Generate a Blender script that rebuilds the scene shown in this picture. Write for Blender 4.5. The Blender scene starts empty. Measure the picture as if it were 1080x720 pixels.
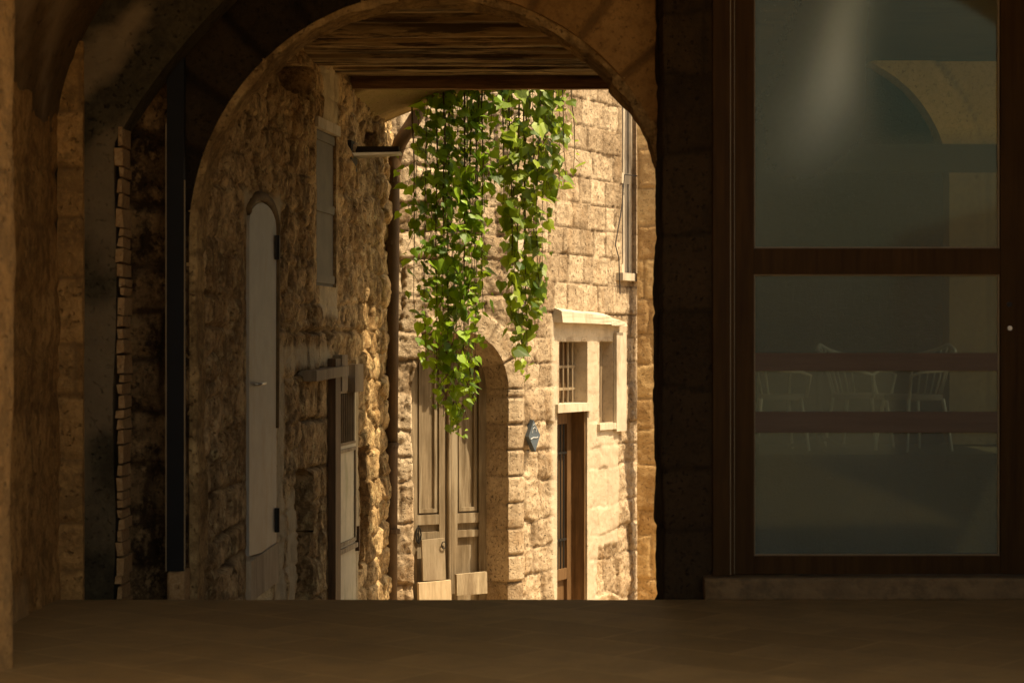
import bpy, bmesh, math, random
import numpy as np
from mathutils import Vector, Matrix

random.seed(7)
SC = bpy.context.scene
COL = SC.collection
R = math.radians
F, CX, CY, CAMZ = 2100.0, 540.0, 360.0, 1.54      # the photograph's own pixel frame (1080 x 720)

# ------------------------------------------------------------------ noise
def _hash(ix, iy, seed):
    h = (ix.astype(np.int64) * 374761393 + iy.astype(np.int64) * 668265263 + seed * 974711) & 0xFFFFFFFF
    h = ((h ^ (h >> 13)) * 1274126177) & 0xFFFFFFFF
    return ((h ^ (h >> 16)) & 0xFFFF) / 65535.0
def vn(x, y, seed=0):
    ix, iy = np.floor(x), np.floor(y)
    fx, fy = x - ix, y - iy
    fx, fy = fx * fx * (3 - 2 * fx), fy * fy * (3 - 2 * fy)
    a, b = _hash(ix, iy, seed), _hash(ix + 1, iy, seed)
    c, d = _hash(ix, iy + 1, seed), _hash(ix + 1, iy + 1, seed)
    return (a + (b - a) * fx) + ((c + (d - c) * fx) - (a + (b - a) * fx)) * fy
def fbm(x, y, seed=0, octv=4, gain=.5):
    s, amp, t = 0, 1.0, 0
    for i in range(octv):
        s = s + amp * (vn(x * 2 ** i + 17.3 * i, y * 2 ** i - 9.1 * i, seed + i * 31) - .5) * 2
        t += amp; amp *= gain
    return s / t
def sst(a, b, x):
    t = np.clip((x - a) / (b - a), 0, 1)
    return t * t * (3 - 2 * t)

# ------------------------------------------------------------------ objects
def tag(o, label=None, cat=None, group=None, kind=None):
    if label: o['label'] = label
    if cat: o['category'] = cat
    if group: o['group'] = group
    if kind: o['kind'] = kind
    return o
def thing(name, loc, label, cat, group=None):
    o = bpy.data.objects.new(name, None); COL.objects.link(o)
    o.location = loc; o.empty_display_size = .2
    return tag(o, label, cat, group)
def wloc(o):
    v = Vector(o.location)
    while o.parent: o = o.parent; v += Vector(o.location)
    return v
def link(name, me, mat, parent=None, origin=(0, 0, 0)):
    """mesh given in world coordinates; it is moved into the parent's (or its own) frame"""
    o = bpy.data.objects.new(name, me); COL.objects.link(o)
    base = Vector(origin)
    if parent is not None:
        base = wloc(parent); o.parent = parent
    else:
        o.location = base
    me.transform(Matrix.Translation(-base))
    if mat: me.materials.append(mat)
    return o
def finish(name, bm, mat, parent=None, origin=(0, 0, 0), bevel=0, smooth=False):
    if bevel:
        es = [e for e in bm.edges if len(e.link_faces) == 2 and e.calc_face_angle(0) > .5]
        bmesh.ops.bevel(bm, geom=es, offset=bevel, segments=1, affect='EDGES', clamp_overlap=True)
    bmesh.ops.recalc_face_normals(bm, faces=bm.faces)
    for f in bm.faces: f.smooth = smooth
    me = bpy.data.meshes.new(name); bm.to_mesh(me); bm.free()
    return link(name, me, mat, parent, origin)
def hexa(bm, p):
    v = [bm.verts.new(q) for q in p]
    for f in ((0, 3, 2, 1), (4, 5, 6, 7), (0, 1, 5, 4), (1, 2, 6, 5), (2, 3, 7, 6), (3, 0, 4, 7)):
        bm.faces.new([v[i] for i in f])
def box(bm, x0, x1, y0, y1, z0, z1):
    hexa(bm, [(x0, y0, z0), (x1, y0, z0), (x1, y1, z0), (x0, y1, z0), (x0, y0, z1), (x1, y0, z1), (x1, y1, z1), (x0, y1, z1)])
def tube(bm, pts, r, n=10, r1=None, caps=True):
    pts = [Vector(p) for p in pts]
    r1 = r if r1 is None else r1
    prev = None
    up = Vector((.13, .29, .95))
    for i, p in enumerate(pts):
        t = (pts[min(i + 1, len(pts) - 1)] - pts[max(i - 1, 0)]).normalized()
        a = t.cross(up)
        if a.length < .05: a = t.cross(Vector((1, 0, 0)))
        a.normalize(); b = t.cross(a).normalized()
        rr = r + (r1 - r) * i / max(1, len(pts) - 1)
        ring = [bm.verts.new(p + (a * math.cos(2 * math.pi * k / n) + b * math.sin(2 * math.pi * k / n)) * rr) for k in range(n)]
        if prev:
            for k in range(n):
                bm.faces.new((prev[k], prev[(k + 1) % n], ring[(k + 1) % n], ring[k]))
        elif caps: bm.faces.new(ring[::-1])
        prev = ring
    if caps: bm.faces.new(prev)

# ------------------------------------------------------------------ materials
class NT:
    def __init__(s, name):
        s.m = bpy.data.materials.new(name); s.m.use_nodes = True
        s.t = s.m.node_tree; s.t.nodes.clear()
        s.out = s.n('ShaderNodeOutputMaterial')
    def n(s, typ, **kw):
        nd = s.t.nodes.new(typ)
        for k, v in kw.items():
            if k in nd.bl_rna.properties: setattr(nd, k, v)
            else: nd.inputs[k].default_value = v
        return nd
    def l(s, a, b): s.t.links.new(a, b)
    def coord(s, scale=(1, 1, 1)):
        tc = s.n('ShaderNodeTexCoord'); mp = s.n('ShaderNodeMapping'); mp.inputs['Scale'].default_value = scale
        s.l(tc.outputs['Object'], mp.inputs['Vector']); return mp.outputs['Vector']
    def noise(s, vec, scale, detail=4, rough=.55):
        nd = s.n('ShaderNodeTexNoise'); nd.inputs['Scale'].default_value = scale
        nd.inputs['Detail'].default_value = detail; nd.inputs['Roughness'].default_value = rough
        s.l(vec, nd.inputs['Vector']); return nd.outputs['Fac']
    def ramp(s, fac, a, b, c0=(0, 0, 0, 1), c1=(1, 1, 1, 1)):
        r = s.n('ShaderNodeValToRGB'); e = r.color_ramp.elements
        e[0].position, e[1].position = a, b; e[0].color, e[1].color = c0, c1
        s.l(fac, r.inputs['Fac']); return r.outputs['Color']
    def mix(s, fac, a, b, mode='MIX'):
        m = s.n('ShaderNodeMix'); m.data_type = 'RGBA'; m.blend_type = mode
        for v, i in ((fac, 0), (a, 6), (b, 7)):
            if hasattr(v, 'is_linked') or hasattr(v, 'links'): s.l(v, m.inputs[i])
            elif i == 0: m.inputs[0].default_value = v
            else: m.inputs[i].default_value = (*v[:3], 1)
        return m.outputs[2]
    def math(s, op, a, b=0.0):
        m = s.n('ShaderNodeMath'); m.operation = op
        for v, i in ((a, 0), (b, 1)):
            if hasattr(v, 'links'): s.l(v, m.inputs[i])
            else: m.inputs[i].default_value = v
        return m.outputs[0]
    def attr(s, name):
        a = s.n('ShaderNodeAttribute'); a.attribute_name = name; return a.outputs['Fac']
    def bump(s, h, strength, dist, nrm=None):
        b = s.n('ShaderNodeBump'); b.inputs['Strength'].default_value = strength; b.inputs['Distance'].default_value = dist
        s.l(h, b.inputs['Height'])
        if nrm is not None: s.l(nrm, b.inputs['Normal'])
        return b.outputs['Normal']
    def pbr(s, col, rough=.9, nrm=None, metal=0.0, spec=.3):
        p = s.n('ShaderNodeBsdfPrincipled')
        if hasattr(col, 'links'): s.l(col, p.inputs['Base Color'])
        else: p.inputs['Base Color'].default_value = (*col, 1)
        if hasattr(rough, 'links'): s.l(rough, p.inputs['Roughness'])
        else: p.inputs['Roughness'].default_value = rough
        p.inputs['Metallic'].default_value = metal; p.inputs['Specular IOR Level'].default_value = spec
        if nrm is not None: s.l(nrm, p.inputs['Normal'])
        return p.outputs[0]
    def done(s, sh): s.l(sh, s.out.inputs['Surface']); return s.m

def stone(name, dark, light, mort, plaster, stain, stain_amt=.5, bump=.5, fine=1.0, streak=0.0):
    t = NT(name); v = t.coord()
    n1 = t.noise(v, 2.2, 6, .6); n2 = t.noise(v, 11, 6, .65); n3 = t.noise(v, 55 * fine, 5, .7)
    f = t.math('ADD', t.math('MULTIPLY', t.attr('tone'), .55), t.math('MULTIPLY', n2, .6))
    f = t.math('ADD', f, t.math('MULTIPLY', t.math('SUBTRACT', n1, .5), .9))
    c = t.mix(t.ramp(f, .28, .86), dark, light)
    c = t.mix(t.math('MULTIPLY', t.ramp(n3, .42, .66), .4), c, light)
    c = t.mix(t.math('MULTIPLY', t.ramp(t.noise(v, 26 * fine, 6, .75), .50, .62), .5), c, tuple(x * .8 for x in dark))
    c = t.mix(t.math('MULTIPLY', t.ramp(t.noise(t.coord((1, 1, .45)), 3.1, 7, .68), .52, .68), stain_amt), c, stain)
    if streak:
        sv = t.coord((1, 1, .8)); c = t.mix(t.math('MULTIPLY', t.ramp(t.noise(sv, 7, 8, .72), .46, .58), streak), c, tuple(x * .3 for x in dark)); c = t.mix(t.math('MULTIPLY', t.ramp(t.noise(sv, 12, 7, .7), .54, .66), streak * .8), c, tuple(min(.8, x * 1.25) for x in light))
    pit = t.ramp(t.noise(v, 34 * fine, 3, .6), .60, .70)
    c = t.mix(t.math('MULTIPLY', pit, .7), c, tuple(x * .45 for x in dark))
    c = t.mix(t.math('MULTIPLY', t.attr('mort'), .8), c, mort)
    pc = t.mix(t.ramp(t.noise(v, 6, 6, .65), .35, .72), tuple(x * .74 for x in plaster), plaster)
    c = t.mix(t.attr('plas'), c, pc)
    h = t.math('ADD', t.math('MULTIPLY', n2, .6), t.math('MULTIPLY', n3, .35))
    h = t.math('SUBTRACT', h, t.math('MULTIPLY', pit, .5))
    h = t.math('MULTIPLY', h, t.math('SUBTRACT', 1.0, t.math('MULTIPLY', t.attr('plas'), .8)))
    return t.done(t.pbr(c, .95, t.bump(h, bump, .03), spec=.15))
def wood(name, dark, light, scale=(1, 1, 1), rough=.75, worn=None, worn_amt=.5, bump=.35, step_shade=0.0, spec=.25):
    """grain runs along the axis whose scale is smallest"""
    t = NT(name); v = t.coord(scale)
    g = t.noise(v, 14, 7, .68); b = t.noise(t.coord(), 2.5, 4, .6)
    c = t.mix(t.ramp(g, .32, .68), dark, light)
    c = t.mix(t.math('MULTIPLY', t.ramp(b, .4, .65), .4), c, dark)
    if worn: c = t.mix(t.math('MULTIPLY', t.ramp(t.noise(v, 4, 7, .7), .5, .6), worn_amt), c, worn)
    if step_shade:
        kf = t.noise(t.coord((scale[0] * 1.6, scale[1], scale[2])), 5.5, 8, .7)
        c = t.mix(t.math('MULTIPLY', t.ramp(kf, .50, .565), step_shade), c, tuple(x * .12 for x in dark))  # near-black lines in the colour stand for shaded plank steps
        c = t.mix(t.math('MULTIPLY', t.ramp(t.attr('tone'), .2, .8), .7), tuple(x * .5 for x in dark), c) if False else t.mix(t.math('MULTIPLY', t.attr('tone'), .75), c, tuple(x * .35 for x in dark))
    return t.done(t.pbr(c, rough, t.bump(g, bump, .01), spec=spec))
def paint(name, col, var=.25, rough=.6, metal=0.0, stain=None, samt=.5, sscale=(1, 1, .3), bump=.1):
    t = NT(name); v = t.coord()
    c = t.mix(t.ramp(t.noise(v, 5, 7, .65), .3, .75), tuple(x * (1 - var) for x in col), tuple(min(1, x * (1 + var)) for x in col))
    if stain: c = t.mix(t.math('MULTIPLY', t.ramp(t.noise(t.coord(sscale), 6, 8, .7), .5, .66), samt), c, stain)
    return t.done(t.pbr(c, rough, t.bump(t.noise(v, 40, 5, .6), bump, .01), metal))

M = {}
M['pillar_stone'] = stone('unlit_pillar_stone', (.020, .012, .005), (.05, .030, .013), (.009, .006, .003), (.08, .06, .04), (.01, .007, .004), .5, .7)  # the pillar's shade is put into a near-black colour
M['sun_stone'] = stone('pale_limestone', (.23, .155, .09), (.585, .45, .305), (.15, .095, .052), (.58, .475, .345), (.32, .18, .08), .45, 1.0, 1.0, .18)
M['lane_stone'] = stone('weathered_tuff', (.28, .16, .065), (.74, .51, .265), (.10, .055, .024), (.60, .49, .32), (.10, .055, .022), .65, 1.0, 1.0, .65)
M['arch_stone'] = stone('bounce_tinted_voussoir', (.20, .105, .035), (.36, .20, .075), (.10, .055, .022), (.30, .2, .1), (.13, .06, .02), .4, .5)  # warm bounce light on the right spandrel is put into this ochre
M['shade_stone'] = stone('shade_dark_stone', (.012, .008, .004), (.04, .025, .012), (.01, .006, .004), (.08, .06, .04), (.015, .01, .006), .5, .7)  # near-black colour carries the shade on the left haunch
M['rough_stone'] = stone('rough_brown_stone', (.05, .026, .010), (.26, .155, .068), (.03, .016, .007), (.2, .14, .08), (.02, .012, .006), .6, .9, 1.0, .9)
M['inner_wall'] = stone('brown_plaster', (.27, .135, .04), (.56, .30, .10), (.16, .08, .026), (.54, .36, .17), (.09, .05, .02), .65, .9, .8, .5)
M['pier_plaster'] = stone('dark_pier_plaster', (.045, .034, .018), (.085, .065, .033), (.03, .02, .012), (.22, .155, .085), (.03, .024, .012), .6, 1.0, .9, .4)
M['jamb_stone'] = stone('orange_jamb_stone', (.30, .17, .07), (.56, .38, .2), (.2, .11, .05), (.4, .3, .2), (.32, .17, .06), .4, .7)
M['vault_plaster'] = stone('dim_vault_plaster', (.07, .04, .014), (.15, .085, .03), (.05, .03, .012), (.36, .24, .13), (.04, .025, .01), .6, .5, .6)
M['rough_lining'] = stone('rough_arch_lining', (.20, .115, .045), (.52, .34, .15), (.10, .055, .022), (.4, .3, .2), (.12, .06, .024), .5, 1.0, 1.0, .5)
M['pier_stone'] = stone('brown_orange_stone', (.34, .20, .085), (.55, .37, .18), (.12, .065, .03), (.4, .3, .2), (.2, .1, .04), .4, .7)
M['room_plaster'] = stone('room_plaster', (.50, .31, .14), (.66, .44, .22), (.3, .2, .1), (.5, .4, .25), (.36, .25, .12), .3, .1)
M['plank'] = wood('rough_plank', (.24, .145, .06), (.78, .56, .29), (.10, 1.6, 1.6), .85, (.06, .035, .016), .4, 1.0, .85)
M['pale_wood'] = wood('bare_pale_wood', (.38, .28, .17), (.60, .46, .3), (1.4, 1.4, .15), .8, (.25, .16, .09), .4)
M['front_beam'] = wood('brown_beam', (.10, .05, .02), (.30, .17, .07), (.15, 1.5, 1.5), .8)
M['beam'] = wood('dark_beam', (.03, .016, .008), (.09, .05, .022), (.15, 1.5, 1.5), .8)
M['old_board'] = wood('pale_old_board', (.20, .145, .085), (.50, .40, .27), (1.4, 1.4, .15), .8, (.16, .105, .06), .65)
M['door_wood'] = wood('weathered_door_wood', (.13, .09, .05), (.33, .25, .16), (1.5, 1.5, .12), .75, (.47, .39, .28), .45)
M['grey_board'] = wood('grey_weathered_board', (.22, .165, .10), (.36, .28, .19), (1.4, 1.4, .15), .8, (.15, .1, .06), .5)
M['brown_wood'] = wood('brown_door_wood', (.07, .036, .015), (.19, .105, .048), (1.5, 1.5, .12), .55)
M['frame_wood'] = wood('dark_varnished_wood', (.030, .0138, .0035), (.064, .031, .008), (1.5, 1.5, .1), .6, None, 0, .12, 0, .08)
M['rail_wood'] = wood('reddish_bar_wood', (.092, .064, .042), (.125, .088, .058), (.1, 1.5, 1.5), .6)
M['grey_door'] = paint('grey_blue_door_paint', (.34, .30, .24), .12, .5, 0, (.30, .225, .14), .6)
M['shutter_grey'] = paint('taupe_shutter_paint', (.15, .12, .08), .2, .6)
M['cream'] = paint('cream_paint', (.62, .53, .37), .12, .7, 0, (.28, .26, .12), .5)
M['white_paint'] = paint('chipped_white_paint', (.52, .44, .33), .2, .8, 0, (.26, .18, .105), .7)
M['rust'] = paint('rusty_brown_pipe', (.10, .058, .028), .35, .75, .1, (.16, .08, .03), .6)
M['vent_bar'] = paint('dull_brown_bar', (.24, .165, .09), .3, .7)
M['iron'] = paint('black_iron', (.022, .018, .014), .3, .55, .3)
M['steel'] = paint('brushed_metal', (.62, .58, .5), .1, .35, .9)
M['black_door'] = paint('black_painted_wood', (.0045, .004, .0035), .3, .75)
M['bead'] = paint('light_glazing_bead', (.20, .14, .07), .2, .4)
M['plate'] = paint('slate_blue_enamel', (.10, .125, .15), .15, .3)
M['plate_mark'] = paint('worn_white_marking', (.45, .46, .46), .3, .5)
M['plaster_soffit'] = stone('ochre_soffit_plaster', (.34, .235, .11), (.5, .37, .19), (.3, .2, .1), (.5, .4, .2), (.26, .22, .08), .6, .25)
M['wire_dark'] = paint('dark_cable', (.04, .03, .025), .2, .6)
M['threshold'] = paint('worn_threshold_stone', (.17, .11, .05), .35, .8, 0, (.06, .04, .018), .6, (1, 1, 1), .5)
M['rattan'] = paint('pale_cane', (.78, .71, .58), .15, .5)
M['seat_cane'] = paint('woven_seat', (.25, .2, .15), .3, .7)

def floor_mat():
    t = NT('worn_stone_pavers'); tc = t.n('ShaderNodeTexCoord')
    mp = t.n('ShaderNodeMapping'); mp.inputs['Rotation'].default_value = (0, 0, R(38)); t.l(tc.outputs['Object'], mp.inputs['Vector'])
    br = t.n('ShaderNodeTexBrick'); br.inputs['Scale'].default_value = 1.0
    br.inputs['Brick Width'].default_value = .8; br.inputs['Row Height'].default_value = .42; br.inputs['Mortar Size'].default_value = .012
    br.inputs['Color1'].default_value = (.25, .15, .054, 1); br.inputs['Color2'].default_value = (.32, .195, .073, 1); br.inputs['Mortar'].default_value = (.345, .212, .082, 1)
    t.l(mp.outputs['Vector'], br.inputs['Vector'])
    v = t.coord()
    c = t.mix(t.math('MULTIPLY', t.ramp(t.noise(v, 3, 7, .65), .4, .7), .6), br.outputs['Color'], (.15, .098, .042))
    return t.done(t.pbr(c, .62, t.bump(t.noise(v, 18, 6, .6), .25, .02), spec=.3))
M['floor'] = floor_mat()
M['lane'] = stone('lane_cobbles', (.45, .33, .19), (.66, .52, .34), (.2, .14, .08), (.4, .3, .2), (.3, .2, .1), .4, .8)
M['earth'] = paint('dry_ground', (.36, .27, .17), .25, .95)

def glass_mat():
    t = NT('hazed_glass'); v = t.coord((1, 1, .55))  # diffuse film carries the haze of reflections on the panes
    d = t.ramp(t.noise(v, 1.1, 3, .5), .33, .62, (.34, .34, .34, 1), (.56, .56, .56, 1))
    fine = t.math('MULTIPLY', t.noise(t.coord(), 30, 4, .6), .12)
    d = t.math('ADD', d, fine)
    # a soft pale reflection painted into the film, slanting down the upper pane
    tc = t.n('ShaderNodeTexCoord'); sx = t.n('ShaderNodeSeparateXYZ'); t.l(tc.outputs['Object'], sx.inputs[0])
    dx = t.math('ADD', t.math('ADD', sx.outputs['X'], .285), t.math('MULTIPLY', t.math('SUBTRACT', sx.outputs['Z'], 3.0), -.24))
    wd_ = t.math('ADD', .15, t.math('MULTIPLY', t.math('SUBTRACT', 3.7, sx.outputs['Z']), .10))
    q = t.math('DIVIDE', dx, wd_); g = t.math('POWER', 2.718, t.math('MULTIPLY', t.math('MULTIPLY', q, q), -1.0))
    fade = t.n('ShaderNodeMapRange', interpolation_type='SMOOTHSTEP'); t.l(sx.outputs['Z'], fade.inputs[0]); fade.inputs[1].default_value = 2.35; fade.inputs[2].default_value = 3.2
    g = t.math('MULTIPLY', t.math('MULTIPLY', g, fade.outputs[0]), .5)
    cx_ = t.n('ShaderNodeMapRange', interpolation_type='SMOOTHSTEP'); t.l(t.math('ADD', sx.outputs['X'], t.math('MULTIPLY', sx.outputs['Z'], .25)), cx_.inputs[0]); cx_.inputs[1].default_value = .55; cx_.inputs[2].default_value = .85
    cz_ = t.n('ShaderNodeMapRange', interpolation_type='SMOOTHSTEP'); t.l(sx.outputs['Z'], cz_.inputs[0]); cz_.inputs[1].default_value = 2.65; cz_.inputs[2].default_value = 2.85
    d = t.math('MULTIPLY', d, t.math('SUBTRACT', 1.0, t.math('MULTIPLY', t.math('MULTIPLY', cx_.outputs[0], cz_.outputs[0]), .85)))   # haze thinned here so the arch beyond looks brighter
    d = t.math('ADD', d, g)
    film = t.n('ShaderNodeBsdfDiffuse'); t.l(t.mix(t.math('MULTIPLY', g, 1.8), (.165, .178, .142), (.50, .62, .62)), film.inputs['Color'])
    tr = t.n('ShaderNodeBsdfTransparent'); tr.inputs['Color'].default_value = (.80, .89, .80, 1)
    mx = t.n('ShaderNodeMixShader'); t.l(d, mx.inputs[0]); t.l(tr.outputs[0], mx.inputs[1]); t.l(film.outputs[0], mx.inputs[2])
    gl = t.n('ShaderNodeBsdfGlossy'); gl.inputs['Roughness'].default_value = .05; gl.inputs['Color'].default_value = (.36, .43, .37, 1)
    fr = t.n('ShaderNodeFresnel'); fr.inputs['IOR'].default_value = 1.45
    m2 = t.n('ShaderNodeMixShader'); t.l(fr.outputs[0], m2.inputs[0]); t.l(mx.outputs[0], m2.inputs[1]); t.l(gl.outputs[0], m2.inputs[2])
    return t.done(m2.outputs[0])
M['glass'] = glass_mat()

def leaf_mat(name, dark, light, trans):
    t = NT(name)
    c = t.mix(t.attr('tone'), dark, light)
    p = t.pbr(c, .45, None, spec=.4)
    tl = t.n('ShaderNodeBsdfTranslucent'); t.l(t.mix(.5, c, trans), tl.inputs['Color'])
    mx = t.n('ShaderNodeMixShader'); mx.inputs[0].default_value = .45
    t.l(p, mx.inputs[1]); t.l(tl.outputs[0], mx.inputs[2]); return t.done(mx.outputs[0])
M['leaf_young'] = leaf_mat('fresh_vine_leaf', (.045, .12, .008), (.33, .52, .045), (.58, .80, .07))
M['leaf_dark'] = leaf_mat('deep_vine_leaf', (.035, .085, .008), (.32, .42, .04), (.52, .66, .06))
M['stem'] = paint('vine_stem', (.10, .065, .03), .3, .8)

# ------------------------------------------------------------------ masonry
def layout(u, z, seed, course=(.22, .32), width=(.25, .5), warp=.03, joint=.014, rnd=.05, wscale=2.2):
    """block tone, joint mask, block profile 0..1 of a coursed wall"""
    rs = np.random.RandomState(seed)
    uu = u + warp * fbm(u * wscale, z * wscale, seed + 5, 3)
    zz = z + warp * fbm(u * wscale + 40, z * wscale, seed + 9, 3)
    zb = [zz.min() - rs.uniform(0, .3)]
    while zb[-1] < zz.max() + .5: zb.append(zb[-1] + rs.uniform(*course))
    zb = np.array(zb); row = np.clip(np.searchsorted(zb, zz) - 1, 0, len(zb) - 2)
    tone = np.zeros_like(u); off = np.zeros_like(u); dist = np.zeros_like(u)
    for r in np.unique(row):
        m = row == r
        ub = [uu.min() - rs.uniform(0, .5)]
        while ub[-1] < uu.max() + .8: ub.append(ub[-1] + rs.uniform(*width))
        ub = np.array(ub); c = np.clip(np.searchsorted(ub, uu[m]) - 1, 0, len(ub) - 2)
        tr = rs.rand(len(ub)); orr = rs.rand(len(ub))
        tone[m] = tr[c]; off[m] = orr[c]
        du = np.minimum(uu[m] - ub[c], ub[c + 1] - uu[m]); dz = np.minimum(zz[m] - zb[r], zb[r + 1] - zz[m])
        dist[m] = np.minimum(du, dz)
    dist = dist + .012 * fbm(u * 14, z * 14, seed + 3, 3)
    return tone, off, 1 - sst(joint * .4, joint * 1.5, dist), sst(0, rnd, dist)

def cells(u, z, seed, cu=.42, cz=.27, warp=.06, rnd=.16):
    """irregular rubble: tone, offset, joint mask, block profile"""
    uu = (u + warp * fbm(u * 2.3, z * 2.3, seed + 1, 4)) / cu; zz = (z + warp * .7 * fbm(u * 2.3 + 9, z * 2.3, seed + 2, 4)) / cz
    zi = np.floor(zz); b1 = np.full_like(u, 9.); b2 = np.full_like(u, 9.); t = np.zeros_like(u); o = np.zeros_like(u)
    for dj in (-1, 0, 1):
        sh = .5 * ((zi + dj) % 2)
        ui = np.floor(uu - sh)
        for di in (-1, 0, 1):
            a, b = ui + di, zi + dj
            px = a + sh + .5 + .75 * (_hash(a, b, seed) - .5); pz = b + .5 + .6 * (_hash(a, b, seed + 7) - .5)
            d = np.sqrt(np.hypot(uu - px, 0) ** 2 + (zz - pz) ** 2) 
            new = d < b1
            b2 = np.where(new, b1, np.minimum(b2, d)); 
            t = np.where(new, _hash(a, b, seed + 3), t); o = np.where(new, _hash(a, b, seed + 5), o); b1 = np.where(new, d, b1)
    e = b2 - b1 + .05 * fbm(u * 16, z * 16, seed + 11, 3)
    return t, o, 1 - sst(.02, .13, e), sst(0, rnd, e)
def ridg(x, y, seed, octv=4):
    s, a, t = 0, 1., 0
    for i in range(octv):
        s = s + a * (1 - np.abs(vn(x * 2 ** i + 7.7 * i, y * 2 ** i, seed + i * 13) - .5) * 4); t += a; a *= .55
    return s / t

class Path:
    """plan polyline; normal on the right of travel when side=1"""
    def __init__(s, pts, side=1):
        s.p = np.array(pts, float); d = np.diff(s.p, axis=0); s.len = np.hypot(d[:, 0], d[:, 1])
        s.t = d / s.len[:, None]; s.n = np.stack([s.t[:, 1], -s.t[:, 0]], 1) * side
        s.cum = np.concatenate([[0], np.cumsum(s.len)]); s.L = s.cum[-1]
    def seg(s, u): return np.clip(np.searchsorted(s.cum, u, side='right') - 1, 0, len(s.len) - 1)
    def pos(s, u):
        u = np.asarray(u, float); k = s.seg(u); return s.p[k] + s.t[k] * (u - s.cum[k])[..., None]
    def nrm(s, u, blend=.08):
        u = np.asarray(u, float); a = s.n[s.seg(np.clip(u - blend, 0, s.L))]; b = s.n[s.seg(np.clip(u + blend, 0, s.L - 1e-6))]
        n = a + b; return n / np.linalg.norm(n, axis=-1, keepdims=True)
    def at(s, px, py=None):
        """where the wall stands at a given bearing: u, and height z when py is given"""
        dx = (px - CX) / F
        for k in range(len(s.len)):
            a, t = s.p[k], s.t[k]              # a + t*u = (dx*y, y)
            den = t[0] - dx * t[1]
            if abs(den) < 1e-9: continue
            u = (dx * a[1] - a[0]) / den
            if -1e-6 - (k == 0) * 9 <= u <= s.len[k] + 1e-6 + (k == len(s.len) - 1) * 9:
                y = a[1] + t[1] * u
                return (s.cum[k] + u) if py is None else (s.cum[k] + u, CAMZ + (CY - py) * y / F)
        raise ValueError(px)
    def P(s, u, z, h=0.0):
        p = s.pos(np.array([u]))[0] + s.nrm(np.array([u]), 1e-4)[0] * h
        return Vector((p[0], p[1], z))
    def box(s, bm, u0, u1, z0, z1, h0, h1, dz=0.0):
        hexa(bm, [s.P(u0, z0, h1), s.P(u1, z0 + dz, h1), s.P(u1, z0 + dz, h0), s.P(u0, z0, h0),
                  s.P(u0, z1, h1), s.P(u1, z1 + dz, h1), s.P(u1, z1 + dz, h0), s.P(u0, z1, h0)])
    def pbox(s, bm, x0, x1, y0, y1, h0, h1):
        """a box on the wall whose outline is given by bearings"""
        u0, za = s.at(x0, y1); u1, zb = s.at(x1, y1); _, zc = s.at(x0, y0); _, zd = s.at(x1, y0)
        s.box(bm, u0, u1, (za + zb) / 2, (zc + zd) / 2, h0, h1)
    def rect(s, x0, x1, y0, y1):
        u0, za = s.at(x0, y1); u1, zb = s.at(x1, y1); _, zc = s.at(x0, y0); _, zd = s.at(x1, y0)
        return u0, u1, (za + zb) / 2, (zc + zd) / 2

def sd_rect(u0, u1, z0, z1, r=0.0):
    cu, cz, hu, hz = (u0 + u1) / 2, (z0 + z1) / 2, (u1 - u0) / 2 - r, (z1 - z0) / 2 - r
    def f(u, z):
        qx, qz = np.abs(u - cu) - hu, np.abs(z - cz) - hz
        return np.hypot(np.maximum(qx, 0), np.maximum(qz, 0)) + np.minimum(np.maximum(qx, qz), 0) - r
    return f
def sd_arch(u0, u1, z0, zs, rise):
    """rectangle up to zs, elliptical head of the given rise above it"""
    cu, hu = (u0 + u1) / 2, (u1 - u0) / 2
    def f(u, z):
        x, y = u - cu, z - zs
        k = np.hypot(x / hu, y / rise); g = np.hypot(x / hu ** 2, y / rise ** 2) + 1e-9
        e = k * (k - 1) / g
        b = np.maximum(np.abs(x) - hu, z0 - z)
        return np.where(y > 0, e, b)
    return f
def sd_rough(f, amp, sc, seed):
    return lambda u, z: f(u, z) + amp * fbm(u * sc, z * sc, seed, 3)

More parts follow.
